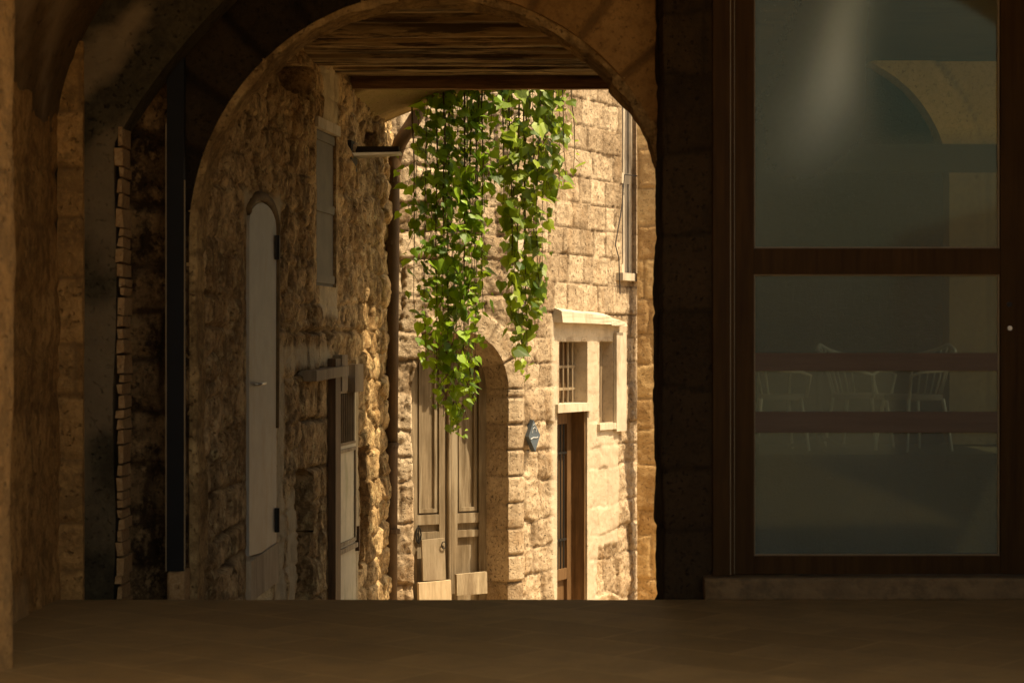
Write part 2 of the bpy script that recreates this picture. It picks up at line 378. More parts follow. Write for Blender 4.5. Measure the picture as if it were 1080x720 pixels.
def wall(name, mat, path, z0, z1, res, hfun, openings=(), parent=None, origin=(0, 0, 0), thick=.25, zres=None):
    """hfun(u,z) -> height, tone, mort, plas.  openings: dict(sd, depth, splay, back)"""
    zres = zres or res
    nu, nz = max(2, int(path.L / res) + 1), max(2, int((z1 - z0) / zres) + 1)
    U, Z = np.meshgrid(np.linspace(0, path.L, nu), np.linspace(z0, z1, nz))
    U, Z = U.ravel().copy(), Z.ravel().copy()
    idx = np.arange(nu * nz).reshape(nz, nu)
    Fq = np.stack([idx[:-1, :-1], idx[:-1, 1:], idx[1:, 1:], idx[1:, :-1]], -1).reshape(-1, 4)
    keep = np.ones(len(Fq), bool); own = np.full(len(U), -1)
    def grad(f, u, z, e=1e-3): 
        gx, gz = (f(u + e, z) - f(u - e, z)) / (2 * e), (f(u, z + e) - f(u, z - e)) / (2 * e)
        n = np.hypot(gx, gz) + 1e-9; return gx / n, gz / n
    for oi, op in enumerate(openings):
        f = op['sd']; s = f(U, Z)
        ins = s < 0; k = ins[Fq].sum(1); mixed = (k > 0) & (k < 4) & keep
        mv = np.zeros(len(U), bool); mv[np.unique(Fq[mixed])] = True
        mv &= ins | (np.abs(s) < .35 * res)
        for _ in range(4):
            ss = f(U[mv], Z[mv]); gx, gz = grad(f, U[mv], Z[mv]); U[mv] -= ss * gx; Z[mv] -= ss * gz
        s = f(U, Z); cen = f(U[Fq].mean(1), Z[Fq].mean(1))
        keep &= ~(((s[Fq] < 2e-3).all(1)) & (cen < 0))
        own[mv] = oi
    Fq = Fq[keep]
    h, tone, mort, plas = hfun(U, Z)
    n = path.nrm(U); p = path.pos(U)
    V = np.column_stack([p + n * h[:, None], Z])
    verts, faces = [V], [Fq]
    at = [np.column_stack([tone, mort, plas])]
    # free edges are turned back into the wall
    E = np.concatenate([Fq[:, [0, 1]], Fq[:, [1, 2]], Fq[:, [2, 3]], Fq[:, [3, 0]]])
    key = np.sort(E, 1); uq, inv, cnt = np.unique(key, axis=0, return_inverse=True, return_counts=True)
    B = E[cnt[inv.ravel()] == 1]
    base = len(V)
    bo = np.where((own[B[:, 0]] >= 0) & (own[B[:, 1]] >= 0), own[B[:, 0]], -1)
    for oi in range(-1, len(openings)):
        e = B[bo == oi]
        if not len(e): continue
        op = openings[oi] if oi >= 0 else dict(depth=thick, splay=0)
        vs = np.unique(e); mp = {v: i for i, v in enumerate(vs)}
        ei = np.array([[mp[a], mp[b]] for a, b in e]); steps = 5 if oi >= 0 else 1
        u, z = U[vs], Z[vs]
        if oi >= 0: gx, gz = grad(op['sd'], u, z)
        else: gx = gz = np.zeros(len(vs))
        m = len(vs)
        for k in range(steps + 1):
            q = k / steps; sp = op.get('splay', 0) * q
            jit = .006 * fbm(u * 9 + k * 3, z * 9, 77, 2) * (k > 0) * (oi >= 0)
            uu, zz = u - gx * sp + gx * jit, z - gz * sp + gz * jit
            pp = path.pos(np.clip(uu, 0, path.L)); hh = h[vs] * (1 - q) - op['depth'] * q
            verts.append(np.column_stack([pp + path.nrm(u) * hh[:, None], zz]))
            at.append(np.column_stack([tone[vs] * .6 + .2, mort[vs] * .3, np.maximum(plas[vs], op.get('plas', 0))]))
            if k:
                a, b = base + (k - 1) * m, base + k * m
                faces.append(np.stack([ei[:, 1] + a, ei[:, 0] + a, ei[:, 0] + b, ei[:, 1] + b], 1))
        base += (steps + 1) * m
        if oi >= 0 and op.get('back'):
            u0, u1, a0, a1 = u.min() - .05, u.max() + .05, z.min() - .05, z.max() + .05
            N = 8; gu, gz2 = np.meshgrid(np.linspace(u0, u1, N), np.linspace(a0, a1, N)); gu, gz2 = gu.ravel(), gz2.ravel()
            pp = path.pos(gu) + path.nrm(gu) * (-op['depth'] + .02 + .02 * fbm(gu * 5, gz2 * 5, 3, 2))[:, None]
            verts.append(np.column_stack([pp, gz2])); at.append(np.tile([.3, 0, 0], (N * N, 1)))
            ii = np.arange(N * N).reshape(N, N) + base
            faces.append(np.stack([ii[:-1, :-1], ii[:-1, 1:], ii[1:, 1:], ii[1:, :-1]], -1).reshape(-1, 4)); base += N * N
    V = np.concatenate(verts); Fq = np.concatenate(faces); A = np.concatenate(at)
    me = raw_mesh(name, V, Fq)
    for i, nm in enumerate(('tone', 'mort', 'plas')):
        a = me.attributes.new(nm, 'FLOAT', 'POINT'); a.data.foreach_set('value', np.ascontiguousarray(A[:, i], np.float32))
    return link(name, me, mat, parent, origin)
def raw_mesh(name, V, Fq, smooth=True):
    me = bpy.data.meshes.new(name); nf, k = Fq.shape
    me.vertices.add(len(V)); me.vertices.foreach_set('co', np.ascontiguousarray(V, np.float32).ravel())
    me.loops.add(nf * k); me.loops.foreach_set('vertex_index', np.ascontiguousarray(Fq, np.int32).ravel())
    me.polygons.add(nf); me.polygons.foreach_set('loop_start', np.arange(0, nf * k, k, dtype=np.int32))
    me.polygons.foreach_set('loop_total', np.full(nf, k, np.int32))
    me.polygons.foreach_set('use_smooth', np.full(nf, smooth, bool))
    me.update(calc_edges=True); me.validate(); return me
def patch(u, z, r, seed, edge=.06):
    return sst(.05, -.03, sd_rect(*r)(u, z) + edge * fbm(u * 5, z * 5, seed, 4))

exec_order = None
# ================================================================== SETTING
def grid_sheet(name, x0, x1, y0, y1, z, mat, res=.12, amp=.004, kind='structure', lay=None):
    nx, ny = max(2, int((x1 - x0) / res) + 1), max(2, int((y1 - y0) / res) + 1)
    X, Y = np.meshgrid(np.linspace(x0, x1, nx), np.linspace(y0, y1, ny)); X, Y = X.ravel(), Y.ravel()
    zz = z(X, Y) if callable(z) else np.full_like(X, z)
    V = np.column_stack([X, Y, zz + amp * fbm(X * 3, Y * 3, 4, 4)])
    ii = np.arange(nx * ny).reshape(ny, nx)
    Fq = np.stack([ii[:-1, :-1], ii[:-1, 1:], ii[1:, 1:], ii[1:, :-1]], -1).reshape(-1, 4)
    o = link(name, raw_mesh(name, V, Fq), mat); tag(o, kind=kind); return o

bm = bmesh.new(); box(bm, -400, 400, -400, 600, -3.3, -3.2)
tag(finish('ground', bm, M['earth']), kind='structure')
bm = bmesh.new(); box(bm, -30, 30, -45, -3.5, -.5, -.02)
tag(finish('plaza', bm, M['earth']), kind='structure')
# passage floor: a slab whose front edge hides the lane that steps down behind it
bm = bmesh.new()
nx, ny = 90, 140
X = np.linspace(-2.78, 5.25, nx); Y = np.linspace(-3.5, 12.0, ny)
gv = [[bm.verts.new((x, y, .004 * float(fbm(np.array(x * 2.0), np.array(y * 2.0), 3, 4)) - (.010 + .016 * float(vn(np.array(x * 5.0), np.array(0.), 5)) + .010 * float(vn(np.array(x * 17.0), np.array(0.), 6)) if j == ny - 1 else 0))) for x in X] for j, y in enumerate(Y)]
for j in range(ny - 1):
    for i in range(nx - 1): bm.faces.new((gv[j][i], gv[j][i + 1], gv[j + 1][i + 1], gv[j + 1][i]))
lo = [bm.verts.new((x, 12.0, -.5)) for x in X]
for i in range(nx - 1): bm.faces.new((gv[-1][i], gv[-1][i + 1], lo[i + 1], lo[i]))
tag(finish('floor', bm, M['floor'], smooth=False), kind='structure')
# stepped lane
bm = bmesh.new()
zt = -.17
for k in range(11):
    y0 = 12.0 + k * .72; zz = zt - k * .125
    box(bm, -3.2, 1.5 if y0 < 17.5 else 9, y0, y0 + .715, zz - .5, zz)
box(bm, -3.2, 14, 19.925, 40, -2.2, zt - 11 * .125)
tag(finish('lane', bm, M['lane'], bevel=.012), kind='structure')

# ================================================================== LANE HOUSE (left of the lane)
WL = Path([(-2.095, 12.75), (-2.095 + .1333 * 6.85, 19.60), (-2.095 + .1333 * 6.85 - .3, 19.68)])
house = thing('stone_house', (-1.6, 16, -.6), 'weathered brown stone house along the left of the lane in the shade of the passage', 'house')
d_blue = WL.rect(258.5, 286, 236, 640)
d_pan = WL.rect(344.5, 374, 380, 660)
w_shut = WL.rect(332, 353, 138, 302)
n_low = WL.rect(310, 328, 494, 680)
n_high = WL.rect(290, 326, 64, 98)
n_side = WL.rect(377, 386, 470, 602)
n_small = WL.rect(385.5, 394, 138, 158)
pl_rects = [WL.rect(338, 353, 74, 136), WL.rect(336, 354, 303, 332), WL.rect(290, 346, 366, 384), WL.rect(290, 297, 366, 640),
            WL.rect(300, 309, 520, 640), WL.rect(374, 376, 380, 640), WL.rect(254, 292, 205, 236)]
def lane_h(u, z):
    tone, off, mort, prof = layout(u, z, 11, (.2, .40), (.3, .75), .06, .018, .03, 1.6)
    t2, o2, m2, p2 = cells(u, z, 14, .30, .24, .09, .22)
    er = sst(-.45, .15, fbm(u * .9, z * .9, 41, 3))              # where the face has weathered away
    far = sst(4.7, 5.5, u + .3 * fbm(z * 1.3, u, 24, 2))          # broken rubble near the corner
    k = np.maximum(er * .55, far)
    tone = tone * (1 - k) + t2 * k + .25 * fbm(u * 9, z * 4, 27, 4); mort = (mort * (1 - er) * .8) * (1 - far) + m2 * k * .45
    h = (.034 * prof + .04 * (off - .5)) * (1 - k) + k * (.03 * p2 + .05 * (o2 - .5))
    h = h + .026 * fbm(u * 2.2, z * 1.1, 21, 5, .6) + .02 * fbm(u * 6, z * 4.6, 26, 5, .65) - (.008 + .022 * er) * np.clip(ridg(u * 4.4, z * 1.9, 22, 4), 0, 1)
    h = h + .016 * fbm(u * 24, z * 14, 23, 4, .7)
    h = h - .045 * mort * (1 - k) - .024 * sst(.52, .8, ridg(u * 3.1 + .3 * fbm(u * 4, z * 4, 38, 3), z * 1.6, 37, 3)) * sst(-.1, .3, fbm(u * 1.5, z * 1.2, 39, 3))
    h = h + far * (.05 * fbm(u * 3, z * 2.5, 25, 4) + .018 * fbm(u * 6, z * 7, 28, 5, .65))
    plas = np.zeros_like(u)
    for i, r in enumerate(pl_rects): plas = np.maximum(plas, patch(u, z, r, 60 + i, .05) * .85)
    h = h * (1 - .75 * plas) + .015 * plas
    for r in (d_blue, d_pan, w_shut):                             # dressed edges
        s = sd_rect(*r)(u, z); k = sst(.2, .06, s); h = h * (1 - .88 * k) + .012 * k
    return h, tone, mort, plas
wall('wall', M['lane_stone'], WL, -1.3, 4.3, .017, lane_h, [
    dict(sd=sd_arch(d_blue[0], d_blue[1], d_blue[2], d_blue[3] - .02, .15), depth=.10),
    dict(sd=sd_rect(*d_pan), depth=.14), dict(sd=sd_rect(*w_shut), depth=.13),
    dict(sd=sd_rough(sd_arch(n_low[0], n_low[1], n_low[2], n_low[3] - .1, .12), .03, 6, 5), depth=.5, back=1),
    dict(sd=sd_rough(sd_rect(*n_high, .05), .05, 5, 6), depth=.45, back=1),
    dict(sd=sd_rough(sd_rect(*n_side), .03, 6, 8), depth=.3, back=1),
    dict(sd=sd_rect(*n_small), depth=.3, back=1)], house, zres=.016)

# grey blue arched door
u0, u1, z0, z1 = d_blue
z_bot = WL.at(272, 583)[1]
bm = bmesh.new()
N = 14; prof = [(u0 - .02, z_bot + .02), (u1 + .02, z_bot - .01)]
top = [((u0 + u1) / 2 + (u1 - u0 + .04) / 2 * math.cos(a), z1 - .02 + .17 * math.sin(a)) for a in [math.pi * k / N for k in range(N + 1)]]
outl = prof + top
fr = [bm.verts.new(WL.P(a, b, .036)) for a, b in outl]; bk = [bm.verts.new(WL.P(a, b, -.05)) for a, b in outl]
bm.faces.new(fr); bm.faces.new(bk[::-1])
for i in range(len(outl)): bm.faces.new((fr[i], fr[i - 1], bk[i - 1], bk[i]))
door1 = finish('door', bm, M['grey_door'], house); door1['label'] = 'grey blue arched metal door with pale wooden board at its foot'
bm = bmesh.new(); tube(bm, [WL.P(u1 + .035, z_bot + .9, .02)] + [WL.P((u0 + u1) / 2 + (u1 - u0 + .11) / 2 * math.cos(a), z1 - .02 + .22 * math.sin(a), .02) for a in [math.pi * k / 16 for k in range(15)]], .035, 8)
for v in bm.verts: v.co += Vector((random.uniform(-1, 1), random.uniform(-1, 1), random.uniform(-1, 1))) * .006
finish('door_surround', bm, M['threshold'], house, smooth=True)
bm = bmesh.new(); uh, zh = WL.at(262.5, 405)
tube(bm, [WL.P(uh, zh, .02), WL.P(uh, zh, .075), WL.P(uh + .17, zh + .005, .078)], .011, 8); finish('handle', bm, M['steel'], door1, smooth=True)
bm = bmesh.new(); uk, zk = WL.at(260, 438); WL.box(bm, uk, uk + .05, zk - .03, zk + .03, .02, .032); finish('keyhole_plate', bm, M['iron'], door1)
for yy in (261, 548):
    bm = bmesh.new(); ua, za = WL.at(285.5, yy); tube(bm, [WL.P(ua, za - .09, .045), WL.P(ua, za + .09, .045)], .024, 8)
    WL.box(bm, ua - .05, ua, za - .07, za + .07, .02, .03); finish('hinge', bm, M['iron'], door1)
bm = bmesh.new(); WL.box(bm, u0 - .02, u1 + .03, z_bot - .31, z_bot - .02, -.04, .05, .06); finish('kick_board', bm, M['pale_wood'], door1, bevel=.004)
# grey shutter in the window above
u0, u1, z0, z1 = w_shut
bm = bmesh.new(); WL.box(bm, u0 - .02, u1 + .02, z0 - .02, z1 + .02, -.08, -.012)
for z in (z0 + .06, (z0 + z1) / 2, z1 - .06): WL.box(bm, u0 + .03, u1 - .03, z - .035, z + .035, -.014, .006)
finish('shutter', bm, M['shutter_grey'], house, bevel=.004)
bm = bmesh.new(); WL.box(bm, u0 - .06, u1 + .04, z1 - .01, z1 + .075, -.1, .045); finish('lintel', bm, M['white_paint'], house, bevel=.012)
# panelled door with grille
u0, u1, z0, z1 = d_pan
us = WL.at(349.8); zg1 = WL.at(362, 413)[1]; zg0 = WL.at(362, 468)[1]; zp0 = WL.at(362, 574)[1]
bm = bmesh.new(); WL.box(bm, us, u1 - .01, z0, zg0, -.035, .015); WL.box(bm, us, u1 - .01, zg1, zg1 + .13, -.035, .015)
WL.box(bm, us, us + .05, zg0, zg1, -.035, .015); WL.box(bm, u1 - .06, u1 - .01, zg0, zg1, -.035, .015)
door2 = finish('door', bm, M['cream'], house, bevel=.004); door2['label'] = 'cream panelled door with a barred vent in its top'
bm = bmesh.new()
for a, b, c, d in ((us + .06, us + .09, zp0, zg0 - .04), (u1 - .1, u1 - .07, zp0, zg0 - .04), (us + .06, u1 - .07, zg0 - .07, zg0 - .04), (us + .06, u1 - .07, zp0, zp0 + .03)):
    WL.box(bm, a, b, c, d, -.002 + .012, .033)
finish('panel_moulding', bm, M['old_board'], door2, bevel=.004)
bm = bmesh.new(); WL.box(bm, us - .01, u1 - .01, zp0 - .06, zp0 - .02, .005, .043); finish('weather_bar', bm, M['old_board'], door2, bevel=.004)
bm = bmesh.new()
nb = 9
for k in range(nb): 
    u = us + .05 + (u1 - us - .11) * (k + .5) / nb; tube(bm, [WL.P(u, zg0 - .01, .005), WL.P(u, zg1 + .01, .005)], .012, 6)
for q in (.0, 1.): WL.box(bm, us + .03, u1 - .04, zg0 + (zg1 - zg0) * q - .012, zg0 + (zg1 - zg0) * q + .012, -.007, .019)
finish('grille', bm, M['vent_bar'], door2)
bm = bmesh.new(); WL.box(bm, us + .04, u1 - .05, zg0, zg1, -.065, -.055); finish('backing', bm, M['beam'], door2)
bm = bmesh.new(); WL.box(bm, u0 - .01, us - .003, z0, z1 + .02, -.05, .08); finish('door_post', bm, M['brown_wood'], house, bevel=.006)
bm = bmesh.new(); ua, za = WL.at(374, 566); WL.box(bm, ua - .04, ua, za - .12, za + .1, .01, .05); finish('hinge', bm, M['rust'], door2)
for x0, x1, y0, y1 in ((350, 356, 374, 412), (364, 373, 384, 413)):
    bm = bmesh.new(); WL.pbox(bm, x0, x1, y0, y1, -.06, .09); finish('lintel_post', bm, M['grey_board'], house, bevel=.006)
bm = bmesh.new(); ua, za = WL.at(317, 402); ub, zb = WL.at(352, 396)
hexa(bm, [WL.P(ua, za, .13), WL.P(ub, zb, .13), WL.P(ub, zb, -.02), WL.P(ua, za, -.02), WL.P(ua, za + .085, .13), WL.P(ub, zb + .085, .13), WL.P(ub, zb + .085, -.02), WL.P(ua, za + .085, -.02)])
finish('lintel_beam', bm, M['grey_board'], house, bevel=.006)

# iron wall bracket
ub, zb = WL.at(370, 166)
bm = bmesh.new(); p = WL.P(ub, zb, -.05); q = WL.P(ub, zb, .45)
hexa(bm, [(p.x, p.y - .1, p.z), (q.x, p.y - .05, p.z + .03), (q.x, p.y + .16, p.z + .03), (p.x, p.y + .2, p.z), (p.x, p.y - .1, p.z + .03), (q.x, p.y - .05, p.z + .045), (q.x, p.y + .16, p.z + .045), (p.x, p.y + .2, p.z + .03)])
br = finish('iron_bracket', bm, M['steel'], None, p); tag(br, 'flat metal bracket sticking out of the stone wall just under the timber ceiling', 'bracket')
bm = bmesh.new(); WL.box(bm, ub - .12, ub + .14, zb - .12, zb + .14, -.01, .03); finish('wall_plate', bm, M['iron'], br, bevel=.01)
bm = bmesh.new(); box(bm, p.x, q.x - .02, p.y + .02, p.y + .09, p.z + .052, p.z + .1); finish('top_bar', bm, M['iron'], br, bevel=.01)

# drainpipe in the corner
xp = -2.095 + .1333 * 6.66 + .075
def pt(px, py, d): return Vector(((px - CX) * d / F, d, CAMZ + (CY - py) * d / F))
bm = bmesh.new()
tube(bm, [pt(412, 470, 19.35), pt(413, 330, 19.35), pt(414, 200, 19.35), pt(416, 168, 19.35), pt(422, 150, 19.33), pt(433, 133, 19.3), pt(442, 118, 19.3), pt(444, 80, 19.3), pt(444, 0, 19.3)], .07, 12)
pipe = finish('drainpipe', bm, M['rust'], None, (xp, 19.35, -1.5), smooth=True)
tag(pipe, 'rusty brown drainpipe running down the corner beside the sunlit arched door', 'drainpipe')
bm = bmesh.new(); tube(bm, [pt(409.5, 690, 19.35), pt(410.5, 478, 19.35), pt(412, 466, 19.35)], .084, 12); finish('lower_pipe', bm, M['rust'], pipe, smooth=True)
for y in (190, 256, 470, 560):
    bm = bmesh.new(); c = pt(412 if y > 200 else 414, y, 19.35); tube(bm, [c - Vector((0, 0, .022)), c + Vector((0, 0, .022))], .078 if y < 480 else .092, 12)
    box(bm, c.x - .2, c.x, c.y - .012, c.y + .012, c.z - .018, c.z + .018); finish('collar', bm, M['rust'], pipe)

# ================================================================== FAR HOUSE (sunlit)
WF = Path([(-1.75, 19.45), (.05, 20.45), (.05 + .481 * 3.1, 20.45 + .877 * 3.1)])
far = thing('stone_house', (0, 21, -1.6), 'sunlit pale limestone house closing the lane, with an arched door and a small doorway', 'house')
KU = WF.cum[1]
a_l, a_zs = WF.at(435, 412); a_r, _ = WF.at(535, 414)
a_rise = WF.at(480, 414)[1]; a_rise = WF.at(480, 352)[1] - a_rise
zfl = -1.75
r_door = WF.rect(585, 617, 434, 650); r_tran = WF.rect(587, 617, 360, 427); r_side = WF.rect(629.5, 644, 360, 446)
r_up = WF.rect(653.5, 668.5, 96, 288)
pl_far = [WF.rect(580, 658, 340, 357), WF.rect(617, 629, 352, 660), WF.rect(580, 586, 345, 640), WF.rect(644.5, 655, 350, 452), WF.rect(628, 650, 452, 575),
          WF.rect(536, 552, 250, 330)]
def far_h(u, z):
    tA, oA, mA, pA = layout(u, z, 31, (.26, .44), (.28, .7), .10, .012, .03, 1.5)
    tB, oB, mB, pB = layout(u, z, 33, (.25, .32), (.22, .46), .018, .010, .014, 2.0)
    zz = z + .25 * fbm(u * 1.3, z * 1.3, 44, 3)
    ash = sst(KU - .05, KU + .35, u + .2 * fbm(u * 1.2, z * 1.2, 45, 3)) * sst(.7, 1.2, zz)   # squared blocks high on the right, rubble elsewhere
    tone = tA * (1 - ash) + tB * ash; mort = mA * (1 - ash) * .7 + mB * ash
    hA = .018 * pA + .05 * (oA - .5) + .045 * fbm(u * 2.6, z * 2.6, 46, 6, .66) + .02 * fbm(u * 12, z * 12, 42, 4, .7) - .03 * np.clip(ridg(u * 2.5, z * 2.5, 43), 0, 1)
    hB = .016 * pB + .022 * (oB - .5) + .024 * fbm(u * 7, z * 7, 47, 6, .72)
    h = hA * (1 - ash) + hB * ash
    s = sd_arch(a_l, a_r, zfl, a_zs, a_rise)(u, z)                         # dressed arch stones
    cu = (a_l + a_r) / 2
    ang = np.where(z > a_zs, np.arctan2(z - a_zs, u - cu) * (a_r - a_l) / 2, np.where(u > cu, -1, 3.7) + (z - a_zs) * np.where(u > cu, 1, -1))
    k = np.floor(ang / .27); fr_ = ang / .27 - k
    vt = _hash(k, k * 0, 5); ring = sst(.27, .21, s) * sst(-.25, .05, u - cu)
    vj = 1 - sst(.02, .07, np.minimum(np.minimum(fr_, 1 - fr_), np.abs(.24 - s) / .27))
    h = h * (1 - ring) + ring * (.025 * (1 - vj) + .03 * (vt - .5) + .012 * fbm(u * 8, z * 8, 48, 4))
    tone = tone * (1 - ring) + vt * ring; mort = mort * (1 - ring) + vj * .7 * ring
    plas = np.zeros_like(u)
    for i, r in enumerate(pl_far): plas = np.maximum(plas, patch(u, z, r, 80 + i, .05) * .9)
    # worn render left in patches above the arch
    plas = np.maximum(plas, .55 * sst(.12, .4, fbm(u * 1.1 + 3, z * .9, 49, 5)) * (1 - ash) * sst(.8, 1.4, z))
    h = h * (1 - .8 * plas) + .03 * plas
    for r in (r_door, r_tran, r_side, r_up):
        q = sd_rect(*r)(u, z); kk = sst(.10, .0, q); h = h * (1 - kk) + .03 * kk
    return h, tone, mort, plas
wall('wall', M['sun_stone'], WF, -2.0, 5.2, .016, far_h, [
    dict(sd=sd_arch(a_l, a_r, zfl, a_zs, a_rise), depth=.32, splay=.12),
    dict(sd=sd_rect(*r_door), depth=.24), dict(sd=sd_rect(*r_tran), depth=.22, plas=.7),
    dict(sd=sd_rect(*r_side), depth=.16, plas=.7), dict(sd=sd_rect(*r_up), depth=.1)], far)

# arched double door
cu, hw = (a_l + a_r) / 2, (a_r - a_l) / 2 - .10
zsp = WF.at(505, 548)[1]                                   # level of the mid rail
H0 = -.30
def arch_leaf(bm, ua, ub, h0, h1, zlo, n=12):
    pts = [(ua, zlo), (ub, zlo)]
    for k in range(n + 1):
        u = ub + (ua - ub) * k / n; x = min(1, abs(u - cu) / (hw + .06)); pts.append((u, a_zs + (a_rise - .04) * math.sqrt(max(0, 1 - x * x))))
    f = [bm.verts.new(WF.P(a, b, h1)) for a, b in pts]; g = [bm.verts.new(WF.P(a, b, h0)) for a, b in pts]
    bm.faces.new(f); bm.faces.new(g[::-1])
    for i in range(len(pts)): bm.faces.new((f[i], f[i - 1], g[i - 1], g[i]))
bm = bmesh.new(); arch_leaf(bm, cu - hw - .04, cu + hw + .04, H0 - .05, H0, zfl)
for s in (-1, 1):                                          # stiles, rails
    a, b = sorted((cu + s * .035, cu + s * .105)); arch_leaf(bm, a, b, H0 + .003, H0 + .035, zfl)
    a, b = sorted((cu + s * (hw - .085), cu + s * (hw + .02))); arch_leaf(bm, a, b, H0 + .003, H0 + .035, zfl, 4)
    a, b = sorted((cu + s * .107, cu + s * (hw - .087)))
    for zc, hh in ((zsp, .05), (zsp - .16, .035), (zfl + .25, .07)): WF.box(bm, a, b, zc - hh, zc + hh, H0 + .003, H0 + .033)
adoor = finish('door', bm, M['door_wood'], far, bevel=.006); adoor['label'] = 'weathered double door of bare panelled wood under the stone arch'
bm = bmesh.new()
for s in (-1, 1):
    a, b = sorted((cu + s * .125, cu + s * (hw - .11)))
    WF.box(bm, a, b, zsp + .07, zsp + .11, H0 + .002, H0 + .028); WF.box(bm, a, a + .03, zsp + .11, a_zs + .3, H0 + .002, H0 + .026); WF.box(bm, b - .03, b, zsp + .11, a_zs + .2, H0 + .002, H0 + .026)
finish('panel_moulding', bm, M['door_wood'], adoor, bevel=.008)
bm = bmesh.new(); tube(bm, [WF.P(cu, zfl + .3, H0 + .05), WF.P(cu, a_zs + a_rise - .1, H0 + .05)], .022, 10); tube(bm, [WF.P(cu, a_zs - .1, H0 + .05), WF.P(cu, a_zs + .02, H0 + .05)], .034, 10)
WF.box(bm, cu - .03, cu + .03, zfl, a_zs + a_rise - .06, H0 + .003, H0 + .038); finish('astragal', bm, M['door_wood'], adoor, smooth=False)
bm = bmesh.new(); u_, z_ = WF.at(453, 566)
for k in range(8):
    a0, a1 = 2 * math.pi * k / 8, 2 * math.pi * (k + 1) / 8
    tube(bm, [WF.P(u_ + .03 * math.cos(a0), z_ + .08 * math.sin(a0), H0 + .05), WF.P(u_ + .03 * math.cos(a1), z_ + .08 * math.sin(a1), H0 + .05)], .008, 6)
tube(bm, [WF.P(u_, z_ - .09, H0 + .05), WF.P(u_, z_ + .1, H0 + .05)], .007, 6); finish('knocker', bm, M['iron'], adoor)

# boards leaning on the arched door
def lean(x0, x1, y0, y1, h0, tilt, label, mat, th=.03, skew=0.0):
    u0, za = WF.at(x0 + 14, y1); u1, _ = WF.at(x1 + 14, y1); zb = WF.at(x0 + 14, y0)[1]
    bm = bmesh.new()
    P = WF.P
    hexa(bm, [P(u0, za, h0 + tilt + th), P(u1, za, h0 + tilt + th), P(u1, za, h0 + tilt), P(u0, za, h0 + tilt),
              P(u0 + skew, zb, h0 + th), P(u1 + skew, zb + .01, h0 + th), P(u1 + skew, zb + .01, h0), P(u0 + skew, zb, h0)])
    o = finish('wooden_board', bm, M[mat], None, P((u0 + u1) / 2, za, h0 + tilt), bevel=.006)
    return tag(o, label, 'board', 'boards propped at the foot of the arched door')
sq = lean(440, 464, 571, 614, H0 + .08, .03, 'small square board with a ring, propped low at the centre of the arched door', 'grey_board')
lean(434, 468, 616, 680, H0 + .12, .03, 'wide low board at the bottom left of the arched door', 'pale_wood', .05)
lean(474, 506, 607, 629, H0 + .12, .01, 'short horizontal offcut of plank across the bottom right of the arched door', 'old_board', .05)
bm = bmesh.new(); u_, z_ = WF.at(476, 576)
tube(bm, [WF.P(u_ + .025 * math.cos(a), z_ + .035 * math.sin(a), H0 + .135) for a in [2 * math.pi * k / 12 for k in range(13)]], .006, 6); finish('ring', bm, M['iron'], sq)
# street number plate
u_, z_ = WF.at(554, 459)
bm = bmesh.new()
ph = .09
dia = [(-.075, .0), (0, -.165), (.075, .0), (0, .165)]
rot = R(4)
dia = [(a * math.cos(rot) - b * math.sin(rot), a * math.sin(rot) + b * math.cos(rot)) for a, b in dia]
dirx, dirn = Vector((.80, .6, 0)), Vector((.6, -.80, 0)); pc = WF.P(u_, z_, .10)
f = [bm.verts.new(pc + dirx * a * 1.0 + Vector((0, 0, b)) + dirn * .012) for a, b in dia]; g = [bm.verts.new(pc + dirx * a + Vector((0, 0, b)) - dirn * .06) for a, b in dia]
bm.faces.new(f); bm.faces.new(g[::-1])
for i in range(4): bm.faces.new((f[i], f[i - 1], g[i - 1], g[i]))
sign = finish('wall_plate', bm, M['plate'], None, pc); tag(sign, 'small slate blue diamond plate on the sunlit wall between the two doors', 'sign')
bm = bmesh.new()
def mark(pts, r=.006): tube(bm, [pc + dirx * a + Vector((0, 0, b)) + dirn * .013 for a, b in pts], r, 5)
mark([(-.03, .03), (-.022, .07), (0, .085), (.022, .07), (.02, .04)]); mark([(-.05, -.035), (-.02, -.02), (.03, -.022), (.045, -.01)]); mark([(-.015, .105), (.0, .12), (.012, .1)])
finish('markings', bm, M['plate_mark'], sign)

# doorway, transom and windows of the far house
P = WF.P
bm = bmesh.new()
ua, za = WF.at(582, 340); ub, zb = WF.at(651, 342); uc, zc = WF.at(634, 338)
zt0 = WF.at(584, 323)[1]; zt1 = WF.at(650, 334)[1]
for a, b, z0_, z1_, t0, t1 in ((ua, uc, za, za - .01, zt0, (zt0 + zt1) / 2), (uc + .006, ub, za - .02, zb - .02, (zt0 + zt1) / 2 - .02, zt1 - .02)):
    hexa(bm, [P(a, z0_, .13), P(b, z1_, .13), P(b, z1_, -.02), P(a, z0_, -.02), P(a, t0 - .05, .12), P(b, t1 - .05, .12), P(b, t1, -.02), P(a, t0, -.02)])
bmesh.ops.subdivide_edges(bm, edges=bm.edges[:], cuts=3, use_grid_fill=True)
for v in bm.verts: v.co += Vector((random.uniform(-1, 1), random.uniform(-1, 1), random.uniform(-1, 1))) * .0035
finish('hood_slab', bm, M['white_paint'], far)
u0, u1, z0, z1 = r_door
bm = bmesh.new(); WF.box(bm, u0 - .02, u1 + .03, -2.0, z1 + .02, -.24, -.19)
for a, b, c, d in ((u0, u0 + .11, -2, z1), (u1 - .14, u1 + .02, -2, z1), (u0 + .11, u1 - .14, z1 - .14, z1), (u0 + .11, u1 - .14, -1.05, -.93)):
    WF.box(bm, a, b, c, d, -.187, -.15)
d3 = finish('door', bm, M['brown_wood'], far, bevel=.006); d3['label'] = 'dark brown wooden door with iron grille in the small doorway'
bm = bmesh.new()
